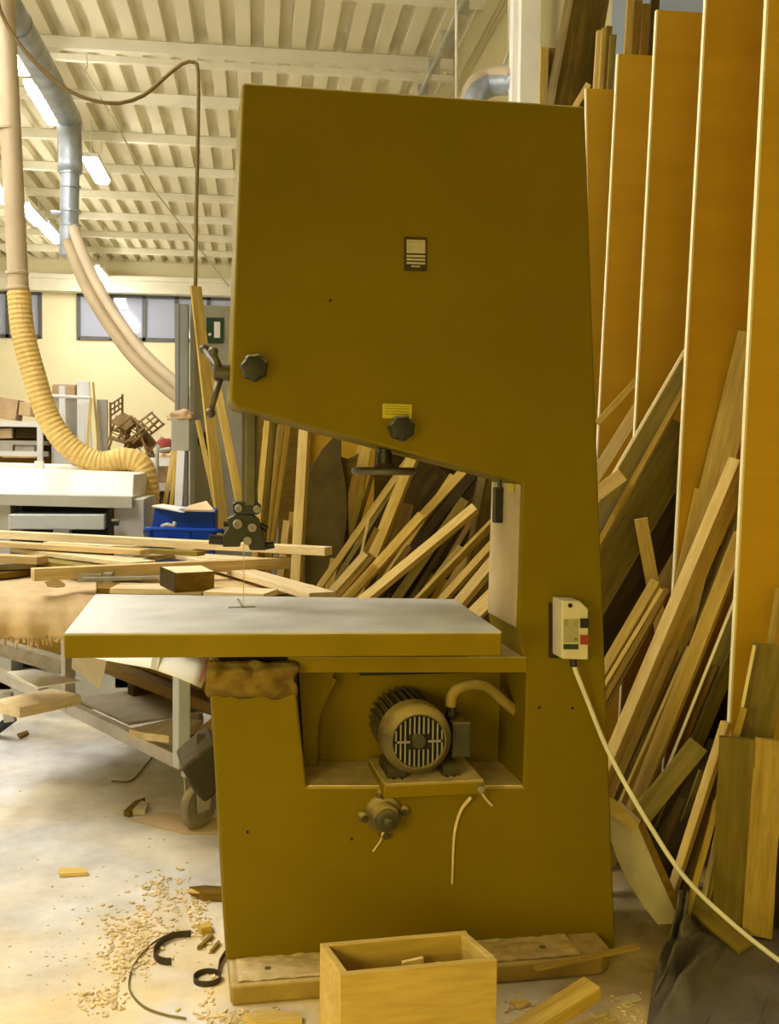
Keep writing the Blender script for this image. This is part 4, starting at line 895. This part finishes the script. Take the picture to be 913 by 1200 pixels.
# table (iron top, painted skirt), slot and blade
FL = QS(75, 741, -.2); zt_tab = FL.z; vfront = -.2
zt_tab = QS(330, 741, vfront).z
c_fl = QZ(75, 742, zt_tab); c_fr = QZ(588, 740, zt_tab); c_br = QZ(533, 702, zt_tab); c_bl = QZ(112, 696, zt_tab)
tabt = .062
mb = MB(); mb.prism([c_fl, c_fr, c_br, c_bl], (0, 0, -.005)); tb = mb.build('table', 'table_iron', saw, bevel=.0015)
mb = MB(); mb.prism([p + (p - (c_fl + c_fr + c_br + c_bl) / 4) * .0005 - UPZ * .0045 for p in (c_fl, c_fr, c_br, c_bl)], (0, 0, -tabt + .0045)); mb.build('table_skirt', 'saw_paint_lower', tb, bevel=.004)
sl0 = QZ(268, 712, zt_tab + .0005); sl1 = QZ(299, 711, zt_tab + .0005)
mb = MB(); d = (sl1 - sl0); L = d.length; d.normalize(); mb.box((sl0 + sl1) / 2, L, .014, .003, (d, UPZ.cross(d), UPZ)); mb.build('table_slot', 'band_bronze', tb)
s2 = QZ(285, 712, zt_tab + .001); s3 = QZ(279, 702, zt_tab + .001); d = (s3 - s2); L = d.length; d.normalize(); mb = MB(); mb.box((s2 + s3) / 2, L, .006, .003, (d, UPZ.cross(d), UPZ)); mb.build('table_slot', 'black_plastic', tb)
s2b = QZ(285.5, 711, zt_tab); gb = GP(288, 640, 0); top = V((s2b.x, s2b.y, zt_ + .0))
mb = MB(); mb.box(V((s2b.x, s2b.y, (zt_tab + zb_) / 2)), .0012, .02, zb_ - zt_tab + .06, (SU, SV, UPZ)); mb.build('blade', 'blade_steel', saw)
# table trunnion, dusty cover on the shoulder
mb = MB()
def shoul(u, v_):
    x = 244 + u * 103; y = 776 + v_ * 40 + (4 * noise.noise(V((u * 5, v_ * 4, 2))))
    bulge = math.sin(math.pi * min(1, max(0, u))) * .03 + math.sin(math.pi * min(1, v_ * 1.1)) * .05
    x += 5 * noise.noise(V((v_ * 3, u * 3, 5))) - 3 * math.sin(math.pi * v_) * (1 - u)
    if v_ > .97: y += 7 * noise.noise(V((u * 6, 2, 8))); bulge = .0
    return QS(x, y, .004 - bulge - .03 * noise.noise(V((u * 6, v_ * 3, 0))))
mb.grid(shoul, 40, 14); mb.build('dusty_trunnion_cover', 'dusty_cloth', saw, smooth=True, solid=.01)
mb = MB(); zz = zt_tab - tabt; mb.box(QS(296, 778, .16), .20, .24, .09, (SU, SV, UPZ)); mb.box(QS(500, 776, .12), .4, .06, .06, (SU, SV, UPZ)); mb.build('trunnion', 'dark_gap', saw, bevel=.01)
p = QS(262, 801, -.03); mb = MB(); mb.ico(p, .009, 2, jit=.3); mb.build('trunnion_bolt', 'bolt_steel', saw)
# small hand wheel under the head
vw = .12
c = QS(450, 552, vw); Rw = (QS(488, 552, vw) - QS(412, 552, vw)).length / 2
mb = MB(); rings = []
for i in range(40):
    t = 2 * math.pi * i / 40; e = V((math.cos(t), math.sin(t), 0)); rings.append([c + e * (Rw - .010 + .010 * math.cos(s_ * math.pi / 4)) + UPZ * (.010 * math.sin(s_ * math.pi / 4)) for s_ in range(8)])
rings.append(rings[0]); mb.loft(rings, True, False); bmesh.ops.remove_doubles(mb.bm, verts=mb.bm.verts, dist=1e-6); hw = mb.build('hand_wheel', 'post_steel', saw, smooth=True)
mb = MB(); mb.lathe(c, UPZ, [(-.004, Rw - .012), (.003, Rw - .012), (.010, .032), (.022, .024), (.024, .004)], 28); mb.build('wheel_web', 'post_steel', hw, smooth='angle')
z1 = QS(450, 520, vw).z - c.z
mb = MB(); mb.lathe(c, UPZ, [(.02, .022), (.052, .022), (.053, .018), (.062, .018), (.064, .02), (z1 + .06, .02)], 20); mb.build('wheel_shaft', 'guide_metal', hw, smooth='angle')

# motor
mc = QS(491, 869, -.05); rm = .0975
mb = MB(); prof_m = [(.012, rm * .73), (-.002, rm * .74), (-.002, rm * .78), (.006, rm * .84), (.020, rm * .97), (.04, rm), (.085, rm), (.085, rm * .9)]
rg_ = []
for d_, r_ in prof_m: rg_.append([mc + SV * d_ + SU * (r_ * math.cos(2 * math.pi * k / 40)) + UPZ * (r_ * math.sin(2 * math.pi * k / 40)) for k in range(40)])
mb.loft(rg_, True, False); mo = mb.build('motor', 'fan_cover', saw, smooth='angle')
mo['label'] = 'grey electric motor with a dusty fan cover'
mb = MB(); x_, z_ = SU, UPZ; rings = []
N = 112
for d in (.085, .26):
    rings.append([mc + SV * d + x_ * (math.cos(2 * math.pi * k / N) * (rm * (.97 if (k // 2) % 2 else .86))) + z_ * (math.sin(2 * math.pi * k / N) * (rm * (.97 if (k // 2) % 2 else .86))) for k in range(N)])
mb.loft(rings); mb.build('finned_body', 'motor_fins', mo)
mb = MB(); mb.lathe(mc, SV, [(.008, rm * .75), (.012, rm * .75)], 32); mb.build('grille_back', 'dark_gap', mo)
mb = MB(); rg = rm * .73
for k in range(-5, 6):
    x0 = k * rg / 5.6; hh = math.sqrt(rg * rg - x0 * x0) * .96; gap = .30 * rg if abs(k) < 3 else .05 * rg
    for s_ in (-1, 1):
        L = hh - gap
        if L > .004: mb.box(mc + x_ * x0 + z_ * (s_ * (gap + L / 2)), .0036, .006, L, (SU, SV, UPZ))
mb.box(mc - x_ * rg * .6, rg * .5, .006, .006, (SU, SV, UPZ)); mb.box(mc + x_ * rg * .6, rg * .5, .006, .006, (SU, SV, UPZ))
mb.build('fan_grille', 'grille_bar', mo)
mb = MB(); mb.lathe(mc - SV * .004, SV, [(0, rg * .26), (.012, rg * .30)], 20); mb.build('grille_hub', 'motor_grey', mo)
mb = MB(); mb.box(QS(536, 862, .05), .055, .10, .10, (SU, SV, UPZ), bev=.005); tbx = mb.build('terminal_box', 'motor_grey', mo)
mb = MB(); mb.cyl(QS(529, 846, .05), QS(529, 826, .05), .013, 12); mb.cyl(QS(529, 838, .05), QS(529, 833, .05), .017, 6); mb.build('cable_gland', 'black_plastic', tbx)
mb = MB(); mb.tube([QS(528, 828, .05), QS(530, 815, .05), (QS(539, 806, .05)), QS(556, 802, .06), QS(572, 806, .08), QS(592, 823, .1), QS(612, 840, .12), QS(625, 850, .12)], .0155, 14); mb.build('conduit', 'conduit', saw, smooth=True)
# mounting plate: dusty shelf with slots
za_ = QS(500, 919, -.07).z
pz = lambda x, y, z: QZ(x, y, z)
zpl = QS(445, 918, -.065).z
pA, pB, pC, pD = [QZ(x, y, zpl) for x, y in ((452, 920), (567, 914), (547, 886), (434, 890))]
pA = QS(450, 922, -.065); pB = QS(568, 914, -.065); zpl = (pA.z + pB.z) / 2; pA.z = pB.z = zpl
mb = MB(); mb.prism([pA, pB, pB + SV * .26, pA + SV * .26], (0, 0, -.036)); mp = mb.build('motor_plate', 'saw_paint_lower', saw, bevel=.004)
mb = MB(); mb.prism([pA + UPZ * .001 + SU * .004 + SV * .004, pB + UPZ * .001 - SU * .004 + SV * .004, pB + SV * .25, pA + SV * .25], (0, 0, .002)); mb.build('dust_layer', 'dust', mp)
mb = MB()
for u in (.035, .058, .185, .205):
    for w_ in (.03,): mb.box(pA + SU * u + SV * (w_ + .03) + UPZ * .0035, .008, .04, .002, (SU, SV, UPZ))
mb.build('plate_slot', 'dark_gap', mp)
for u in (.045, .2): mb = MB(); mb.box(pA + SU * u + SV * .12 + UPZ * .014, .05, .14, .03, (SU, SV, UPZ)); mb.build('motor_foot', 'motor_grey', mo)
mb = MB(); mb.lathe(pB + V((0, 0, -.02)) - SU * .012, -SV, [(0, .011), (.012, .011), (.014, .006)], 8); mb.build('plate_bolt', 'bolt_steel', mp)
# dust lying on the cavity floor
q = QS(613, 922, .0); mb = MB(); mb.prism([QS(362, 921.5, .006), QS(611, 921.5, .006), QS(611, 921.5, .006) + SV * .24, QS(362, 921.5, .006) + SV * .24], (0, 0, .003)); mb.build('dust_layer', 'dust', saw)
mb = MB(); p = QS(590, 921, .08); mb.ico(p + UPZ * .004, .05, 3, (1.0, 1.2, .35), .3, 4); mb.build('dust_heap', 'dust', saw, smooth=True)
# tension bearing flange under the motor
c = QS(449, 953, 0)
mb = MB(); mb.lathe(c, -SV, [(0, .052), (.012, .05), (.016, .046), (.02, .040), (.05, .036), (.056, .032)], 30); fl = mb.build('bearing_flange', 'fan_cover', saw, smooth='angle')
mb = MB(); mb.lathe(c - SV * .05, -SV, [(0, .033), (.014, .031), (.018, .02), (.018, .012), (.034, .012), (.036, .008)], 22); mb.build('shaft_end', 'motor_grey', fl, smooth='angle')
for k in range(4):
    t = math.pi / 2 * k + .1; p = c + SU * (.056 * math.cos(t)) + UPZ * (.056 * math.sin(t)); mb = MB(); mb.ico(p - SV * .006, .016, 2, (1, .8, 1), .3, k); mb.build('flange_ear', 'fan_cover', fl, smooth=True)
    mb = MB(); mb.lathe(p - SV * .012, -SV, [(0, .009), (.014, .009)], 6); mb.build('flange_bolt', 'motor_grey', fl)
# cobweb strings of dust
mb = MB(); mb.tube([QS(552, 934, -.03), QS(540, 950, -.01), QS(533, 975, -.004), QS(531, 1005, -.004), QS(530, 1036, -.004)], .0055, 8, rend=.003); mb.build('dust_string', 'dust', saw, smooth=True)
mb = MB(); mb.tube([QS(565, 930, -.03), QS(571, 938, -.01), QS(577, 944, -.004)], .004, 6); mb.build('dust_string', 'dust', saw, smooth=True)
mb = MB(); mb.tube([QS(449, 975, -.02), QS(446, 985, -.005), QS(437, 998, -.004)], .003, 6); mb.build('dust_string', 'dust', saw, smooth=True)
# bolt heads and holes on the front
for x, y in ((412, 983), (290, 975), (632, 829), (671, 830), (387, 352)):
    mb = MB(); mb.lathe(QS(x, y, 0), -SV, [(-.001, .004), (.0015, .004)], 10); mb.build('screw_hole', 'dark_gap', saw)
# plinth
def pz_(x, y): return QZ(x, y, 0)
zp = QS(330, 1150, -.14).z
fA = QZ(270, 1180, 0); fB = QZ(742, 1166, 0); fB = fA + SU * (fB - fA).dot(SU)
dpt = SV * .60; cr = .045
mb = MB(); P_ = [fA, fB - SU * cr, fB + SV * cr, fB + SV * .56, fB + dpt - SU * cr, fA + dpt]
a = [p + UPZ * .0 for p in P_]; b_ = [p + UPZ * zp for p in P_]
mb.hexa(a, [p + ((fA + fB + dpt) / 2 - p) * .0 for p in b_]); mb.build('plinth', 'plinth', saw, bevel=.012, bseg=3)
mb = MB()
for u in (.10, .86): mb.lathe(fA + SU * u + SV * .07 + UPZ * zp, UPZ, [(0, .009), (.005, .009), (.005, .006)], 10)
mb.build('anchor_bolt', 'motor_grey', saw)
mb = MB(); mb.grid(lambda u, v_: fA + SU * (.02 + u * .93) + SV * (.01 + v_ * .13) + UPZ * (zp + .003 + .004 * noise.noise(V((u * 30, v_ * 6, 0)))), 90, 10)
mb.build('dust_layer', 'dust', saw)
# switch box
vs = -.085
def sw(x, y, v=vs): return QS(x, y, v)
mb = MB(); mb.prism([sw(x, y) for x, y in ((658.5, 703.5), (680, 704.5), (690, 714), (690, 773.5), (658.5, 772.5))], SV * .08); sb = mb.build('switch_box', 'switch_white', saw, bevel=.005)
sb['label'] = 'white starter switch box with a black and a red button'
def swp(x0, y0, x1, y1, m, nm, d=.002): mb = MB(); mb.prism([sw(x0, y0, vs - d), sw(x1, y0, vs - d), sw(x1, y1, vs - d), sw(x0, y1, vs - d)], SV * d); return mb.build(nm, m, sb)
lp = swp(660.5, 725.5, 678, 753, 'switch_panel', 'label_panel'); swp(660.5, 755, 678, 761, 'notice_green', 'rating_plate')
swp(681, 725, 690.3, 736, 'black_plastic', 'start_button', .008); swp(681, 744.5, 690.3, 755.5, 'red_plastic', 'stop_button', .008)
mb = MB(); p = sw(674.5, 749, vs - .003); mb.lathe(p, -SV, [(0, .004), (.0015, .0045), (.0015, .0025)], 14); mb.build('label_ring', 'olive_wood', lp)
mb = MB(); mb.box(sw(674.5, 731, vs - .003), .002, .001, .01, (SU, SV, UPZ))
for y in (727.5, 730, 732.5): mb.box(sw(663.5, y, vs - .003), .008, .001, .0025, (SU, SV, UPZ))
mb.build('label_print', 'olive_wood', lp)
mb = MB(); mb.lathe(sw(668, 709.5, vs), -SV, [(0, .006), (.004, .006)], 12); mb.build('cover_screw', 'dark_gap', sb)
mb = MB(); mb.prism([QS(x, y, -.006) for x, y in ((644, 706), (682, 706), (690, 716), (690, 772), (644, 771))], SV * .006); mb.build('back_plate', 'black_plastic', sb)
mb = MB(); mb.cyl(QS(672, 772, -.05), QS(672.5, 781, -.05), .010, 10); mb.build('cable_gland', 'black_plastic', sb)
mb = MB(); mb.tube([QS(672, 778, -.05), QS(676, 790, -.05), QS(690, 825, -.03), QS(708, 870, -.03), QS(728, 910, -.04), QS(760, 965, -.06), QS(800, 1025, -.1), QS(850, 1075, -.16), QS(915, 1127, -.24), QS(990, 1175, -.32)], .0068, 10)
tag(mb.build('power_cable', 'white_cable', smooth=True), 'white power cable running from the switch box down to the right', 'cable')
# dust outlet, a dark bag like hood on the left of the body
mb = MB()
r0_ = [QS(205, 879, .34), QS(243, 848, .34), QS(252, 900, .34), QS(231, 919, .34), QS(219, 905, .34)]
r1_ = [p + SU * .0 + SV * -.22 + V((.02, 0, .01)) for p in r0_]
mb.hexa(r0_, r1_); ho = mb.build('dust_outlet', 'black_rubber', saw, bevel=.012)
mb = MB(); mb.cyl(QS(230, 880, .25), QS(270, 880, .25), .05, 20); mb.build('outlet_neck', 'black_rubber', ho, smooth='angle')

# ------------------------------------------------------------------ foreground things
zb_ = .30
F0, F1, F2, F3 = [QZ(x, y, zb_) for x, y in ((399, 1143), (583, 1125), (546, 1090), (375, 1105))]
eu = (F1 - F0).normalized(); ev = UPZ.cross(eu); Lb = (F1 - F0).length; Db = abs((F3 - F0).dot(ev)); Db = max(.13, Db)
bx = thing('wooden_box', 'open pale wooden box standing in front of the saw plinth', 'box', V((F0.x, F0.y, 0)))
g = V((F0.x, F0.y, 0)); wt = .018; AXB = (eu, ev, UPZ)
sh = ((F3 - F0).dot(eu) + (F2 - F1).dot(eu)) / 2
def bpan(p, q, nm, inward, mat='box_wood'):
    p, q = V(p), V(q); mb = MB(); mb.prism([p, q, q + inward, p + inward], (0, 0, zb_)); return mb.build(nm, mat, bx, bevel=.002)
g0, g1, g2, g3 = [V((p.x, p.y, 0)) for p in (F0, F1, F2, F3)]
bpan(g0, g1, 'front_panel', ev * wt); bpan(g3, g2, 'back_panel', -ev * wt)
bpan(g0 + ev * wt, g3 - ev * wt, 'side_panel', eu * wt); bpan(g1 + ev * wt, g2 - ev * wt, 'side_panel', -eu * wt)
mb = MB(); mb.prism([g0 + ev * wt + eu * wt, g1 + ev * wt - eu * wt, g2 - ev * wt - eu * wt, g3 - ev * wt + eu * wt], (0, 0, .015)); mb.build('bottom', 'box_wood', bx)
cI = (g0 + g1 + g2 + g3) / 4
timber('offcut', cI + eu * .05 + UPZ * .03, cI + eu * .02 + ev * .02 + UPZ * .268, .05, .012, 'pale_wood', 'pale offcut standing inside the wooden box', 'offcut', nrm=-ev)
timber('offcut', cI + eu * .07 + UPZ * .02, cI + eu * .10 + ev * .02 + UPZ * .252, .045, .012, 'pale_wood', 'pale offcut standing inside the box, right of the other', 'offcut', nrm=-ev)
pt = V(QZ(694, 1152, .088)); timber('wooden_stick', QZ(694, 1150, .105), QZ(590, 1216, .045), .058, .038, 'mid_wood', 'square wooden stick leaning on the plinth right of the box', 'stick', nrm=(-.25, -.2, 1))
timber('wooden_lath', QZ(628, 1134, zp + .016), QZ(747, 1108, zp + .016), .022, .006, 'mid_wood', 'thin wooden slat lying on the plinth at right', 'slat', nrm=UPZ)
# curved pale panel behind the saw at right
mb = MB(); Yp_ = 3.28
pts = [(712, 950), (722, 944), (748, 968), (772, 1025), (815, 1120), (800, 1122), (772, 1086), (752, 1060), (735, 1033), (722, 1005), (714, 980)]
P_ = [QY(x, y, 3.05 + (1090 - y) / 150 * .06) for x, y in pts]
t = thing('curved_board', 'pale curved panel with a brown edge leaning behind the saw base', 'panel', V((P_[4].x, P_[4].y, 0)))
mb.prism(P_, V((.02, .03, .008))); mb.build('panel', 'laminate_pale', t, bevel=.003)
mb = MB(); A, B = P_[2], P_[4]; n_ = V((.016, .0, .012)); mb.prism([A - V((0, .004, 0)), B - V((0, .004, 0)), B + n_ - V((0, .004, 0)), A + n_ - V((0, .004, 0))], V((.01, .04, 0))); mb.build('edge_band', 'brown_wood', t)
mb = MB(); A, B = P_[1], P_[2]; n_ = V((.02, 0, .02)); C_ = P_[0] + V((-.0, -.01, 0)); mb.prism([QY(x, y, 3.09) for x, y in ((712, 936), (724, 940), (749, 968), (742, 975), (712, 952))], V((0, .03, 0))); mb.build('top_rail', 'pale_wood', t)
# dark plastic tarp
def poly(ps, t):
    k = t * (len(ps) - 1); i = min(int(k), len(ps) - 2); f = k - i; f = f * f * (3 - 2 * f); return ps[i] * (1 - f) + ps[i + 1] * f
RID = [QY(x, y, Yy) for x, y, Yy in ((803, 1082, 3.10), (806, 1083, 3.09), (815, 1092, 3.07), (835, 1106, 3.04), (862, 1118, 3.0), (892, 1130, 2.98), (925, 1142, 2.98), (970, 1150, 2.98))]
BND = [QZ(x, y, .004) for x, y in ((806, 1100), (783, 1112), (768, 1140), (762, 1175), (756, 1215), (800, 1245), (880, 1240), (985, 1235))]
def tarpf(u, v_):
    a, b_ = poly(RID, u), poly(BND, u); p = a * (1 - v_) + b_ * v_
    bul = math.sin(math.pi * min(1, v_ ** .75)) * .10 * (1 - .75 * u)
    fold = (math.sin(u * 46 + 3 * noise.noise(V((u * 3, v_ * 1.5, 1)))) * .042 + .10 * noise.noise(V((u * 9, v_ * 2.5, 9))) + .02 * noise.noise(V((u * 30, v_ * 9, 4)))) * math.sin(math.pi * min(1, .12 + v_ * .88)) 
    out_ = V((b_.x - a.x, b_.y - a.y, 0)); out_ = out_.normalized() if out_.length > 1e-4 else V((0, -1, 0))
    p = p + UPZ * (bul + fold * .9 * (1 - .5 * u)) + out_ * (fold * .5)
    p.z = max(.006, p.z); return p
mb = MB(); mb.grid(tarpf, 150, 40); tag(mb.build('plastic_tarp', 'tarp_grey', smooth=True, solid=.003), 'crumpled dark grey plastic tarp on the floor at lower right', 'tarp')
# metal bands on the floor
def arcpts(ps, z=.002):
    P_ = [QZ(x, y, z) for x, y in ps]; C = []; n = len(P_); E = [P_[0] * 2 - P_[1]] + P_ + [P_[-1] * 2 - P_[-2]]
    for i in range(1, n):
        for j in range(6):
            t = j / 6; p0, p1, p2, p3 = E[i - 1], E[i], E[i + 1], E[i + 2]; C.append(.5 * ((2 * p1) + (p2 - p0) * t + (2 * p0 - 5 * p1 + 4 * p2 - p3) * t * t + (3 * p1 - p0 - 3 * p2 + p3) * t ** 3))
    C.append(P_[-1]); return C
mb = MB(); mb.ribbon(arcpts([(224, 1098), (205, 1100), (190, 1107), (181, 1117), (182, 1125), (190, 1130), (201, 1131)]), .020, .0016); tag(mb.build('curved_band', 'band_dark'), 'dark curved strap piece lying on the sawdust', 'strap')
mb = MB(); mb.ribbon(arcpts([(204, 1093), (180, 1106), (160, 1127), (151, 1150), (154, 1166), (170, 1182), (195, 1191), (218, 1195)]), .006, .0012); tag(mb.build('long_curved_band', 'band_bronze'), 'long thin bronze band curving on the floor at lower left', 'band')
mb = MB(); c = QZ(243, 1149, 0); C = [c + V((.036 * math.cos(t * 2 * math.pi / 30), .036 * math.sin(t * 2 * math.pi / 30), .0)) for t in range(31)]; mb.ribbon(C, .016, .0014); mb.ribbon(arcpts([(256, 1140), (258, 1130), (264, 1120)]), .016, .0014); tag(mb.build('coiled_band', 'band_dark'), 'small coiled dark band beside the plinth corner', 'band')
mb = MB(); mb.tube([QZ(131, 915, .006), QZ(153, 915, .006), QZ(168, 900, .006), QZ(186, 878, .006)], .004, 6); tag(mb.build('bent_rod', 'band_bronze'), 'thin bent rod lying on the floor under the cart', 'rod')
# flakes
def chip(pts, z, th, m, nm, lab): mb = MB(); mb.prism([QZ(x, y, z) for x, y in pts], (0, 0, th)); tag(mb.build(nm, m), lab, 'offcut')
chip([(68, 1023), (72, 1020), (100, 1021), (103, 1026), (70, 1028)], .002, .012, 'pale_wood', 'wood_flake', 'pale wood flake lying alone on the floor at left')
chip([(145, 956), (158, 944), (170, 940), (162, 950), (152, 958)], .002, .02, 'brown_wood', 'bark_chip', 'dark bark chip on the floor below the cart')
chip([(155, 955), (166, 944), (174, 946), (170, 955)], .003, .02, 'paper_dull', 'paper_scrap', 'small pale paper scrap beside the dark bark chip')
chip([(155, 962), (190, 952), (262, 960), (262, 977), (215, 977), (185, 970)], .002, .003, 'cardboard', 'cardboard_sheet', 'flat tan cardboard sheet on the floor left of the saw base')
chip([(222, 1048), (240, 1046), (268, 1048), (268, 1057), (238, 1056)], .002, .025, 'brown_wood', 'dark_offcut', 'dark wedge offcut on the floor at the saw base')
chip([(218, 1044), (235, 1040), (252, 1044), (248, 1048), (226, 1047)], .02, .004, 'pale_wood', 'pale_flake', 'pale flake on top of the dark wedge offcut')
chip([(232, 1092), (246, 1086), (248, 1093), (236, 1096)], .002, .02, 'mid_wood', 'wood_chip', 'chunky wood chip beside the curved dark strap')
chip([(231, 1113), (248, 1096), (250, 1099), (236, 1112)], .002, .01, 'olive_wood', 'wood_chip', 'slim wood chip right of the curved dark strap')
chip([(246, 1117), (256, 1105), (258, 1107), (249, 1117)], .002, .01, 'olive_wood', 'wood_chip', 'slim small chip next to the saw base corner')
chip([(284, 1196), (310, 1189), (352, 1192), (354, 1200), (300, 1203)], .002, .014, 'pale_wood', 'pale_offcut', 'pale offcut in front of the plinth left of the box')
chip([(597, 1176), (612, 1172), (622, 1178), (608, 1183)], .002, .008, 'pale_wood', 'pale_chip', 'pale chip on the floor left of the square stick')
chip([(690, 1188), (706, 1184), (712, 1190), (698, 1194)], .002, .008, 'paper_dull', 'pale_chip', 'pale chip on the floor right of the square stick')
chip([(724, 1170), (746, 1167), (752, 1173), (730, 1177)], .002, .006, 'paper_dull', 'pale_chip', 'flat pale chip before the right end of the plinth')
chip([(20, 862), (32, 858), (34, 861), (24, 866)], .002, .01, 'brown_wood', 'brown_chip', 'small brown chip on the floor at the far left')
# loose sawdust and shavings
mb = MB(); rnd = random.Random(3)
def scatter(cx, cy, sx, sy, n, r0, r1):
    for _ in range(n):
        p = QZ(rnd.gauss(cx, sx), min(1230, rnd.gauss(cy, sy)), 0); r = rnd.uniform(r0, r1)
        if (p - SO).dot(SV) > -.16 and (p - SO).dot(SU) > -.04: continue
        ax = M.Rotation(rnd.uniform(0, 6.3), 3, 'Z') @ M.Rotation(rnd.uniform(-.5, .5), 3, 'X')
        mb.box(p + UPZ * r * .35, r * 2, r * rnd.uniform(.7, 1.5), r * rnd.uniform(.3, .8), tuple(ax @ e for e in (V((1, 0, 0)), V((0, 1, 0)), UPZ)))
scatter(190, 1040, 14, 10, 70, .003, .009); scatter(215, 1060, 28, 14, 110, .003, .008); scatter(160, 1095, 22, 16, 240, .003, .009); scatter(148, 1125, 14, 14, 110, .003, .009); scatter(118, 1172, 15, 8, 90, .003, .008); scatter(240, 1085, 12, 14, 70, .003, .009); scatter(255, 1150, 8, 20, 90, .003, .008); scatter(280, 1190, 25, 6, 120, .003, .008)
scatter(110, 1100, 60, 60, 130, .002, .005); scatter(640, 1185, 60, 10, 120, .002, .006); scatter(730, 1185, 25, 10, 50, .002, .006)
tag(mb.build('sawdust_chips', 'dust', origin=QZ(190, 1100, 0)), 'loose sawdust and wood chips scattered over the floor by the plinth', 'sawdust', kind='stuff')

# ------------------------------------------------------------------ light and world
w = bpy.data.worlds.new('world'); S.world = w; w.use_nodes = True
bg = w.node_tree.nodes['Background']; bg.inputs[0].default_value = (1.0, .80, .26, 1); bg.inputs[1].default_value = .22
def area(name, loc, target, sx, sy, en, col):
    l = bpy.data.lights.new(name, 'AREA'); l.shape = 'RECTANGLE'; l.size = sx; l.size_y = sy; l.energy = en; l.color = col
    o = bpy.data.objects.new(name, l); COL.objects.link(o); o.location = loc
    o.rotation_euler = (V(target) - V(loc)).to_track_quat('-Z', 'Y').to_euler(); return o
area('hall_lamp', (-3.4, 3.3, 5.5), (-1.6, 3.6, 0), 3, 1.5, 190, (1, .95, .84))
area('rear_fill', (-.3, -3.2, 1.15), (1.2, 3.3, .55), 2.2, 1.6, 52, (1, .79, .12))  # added warm fill from behind the camera, no fixture stands there
area('low_fill', (-1.35, .1, 1.25), (.45, 2.9, .2), 1.0, .8, 7.5, (1, .78, .18)).data.spread = 1.3  # added fill to brighten the saw's lower front, not a workshop light
S.view_settings.view_transform = 'Standard'
S.view_settings.look = 'None'
S.view_settings.exposure = 0
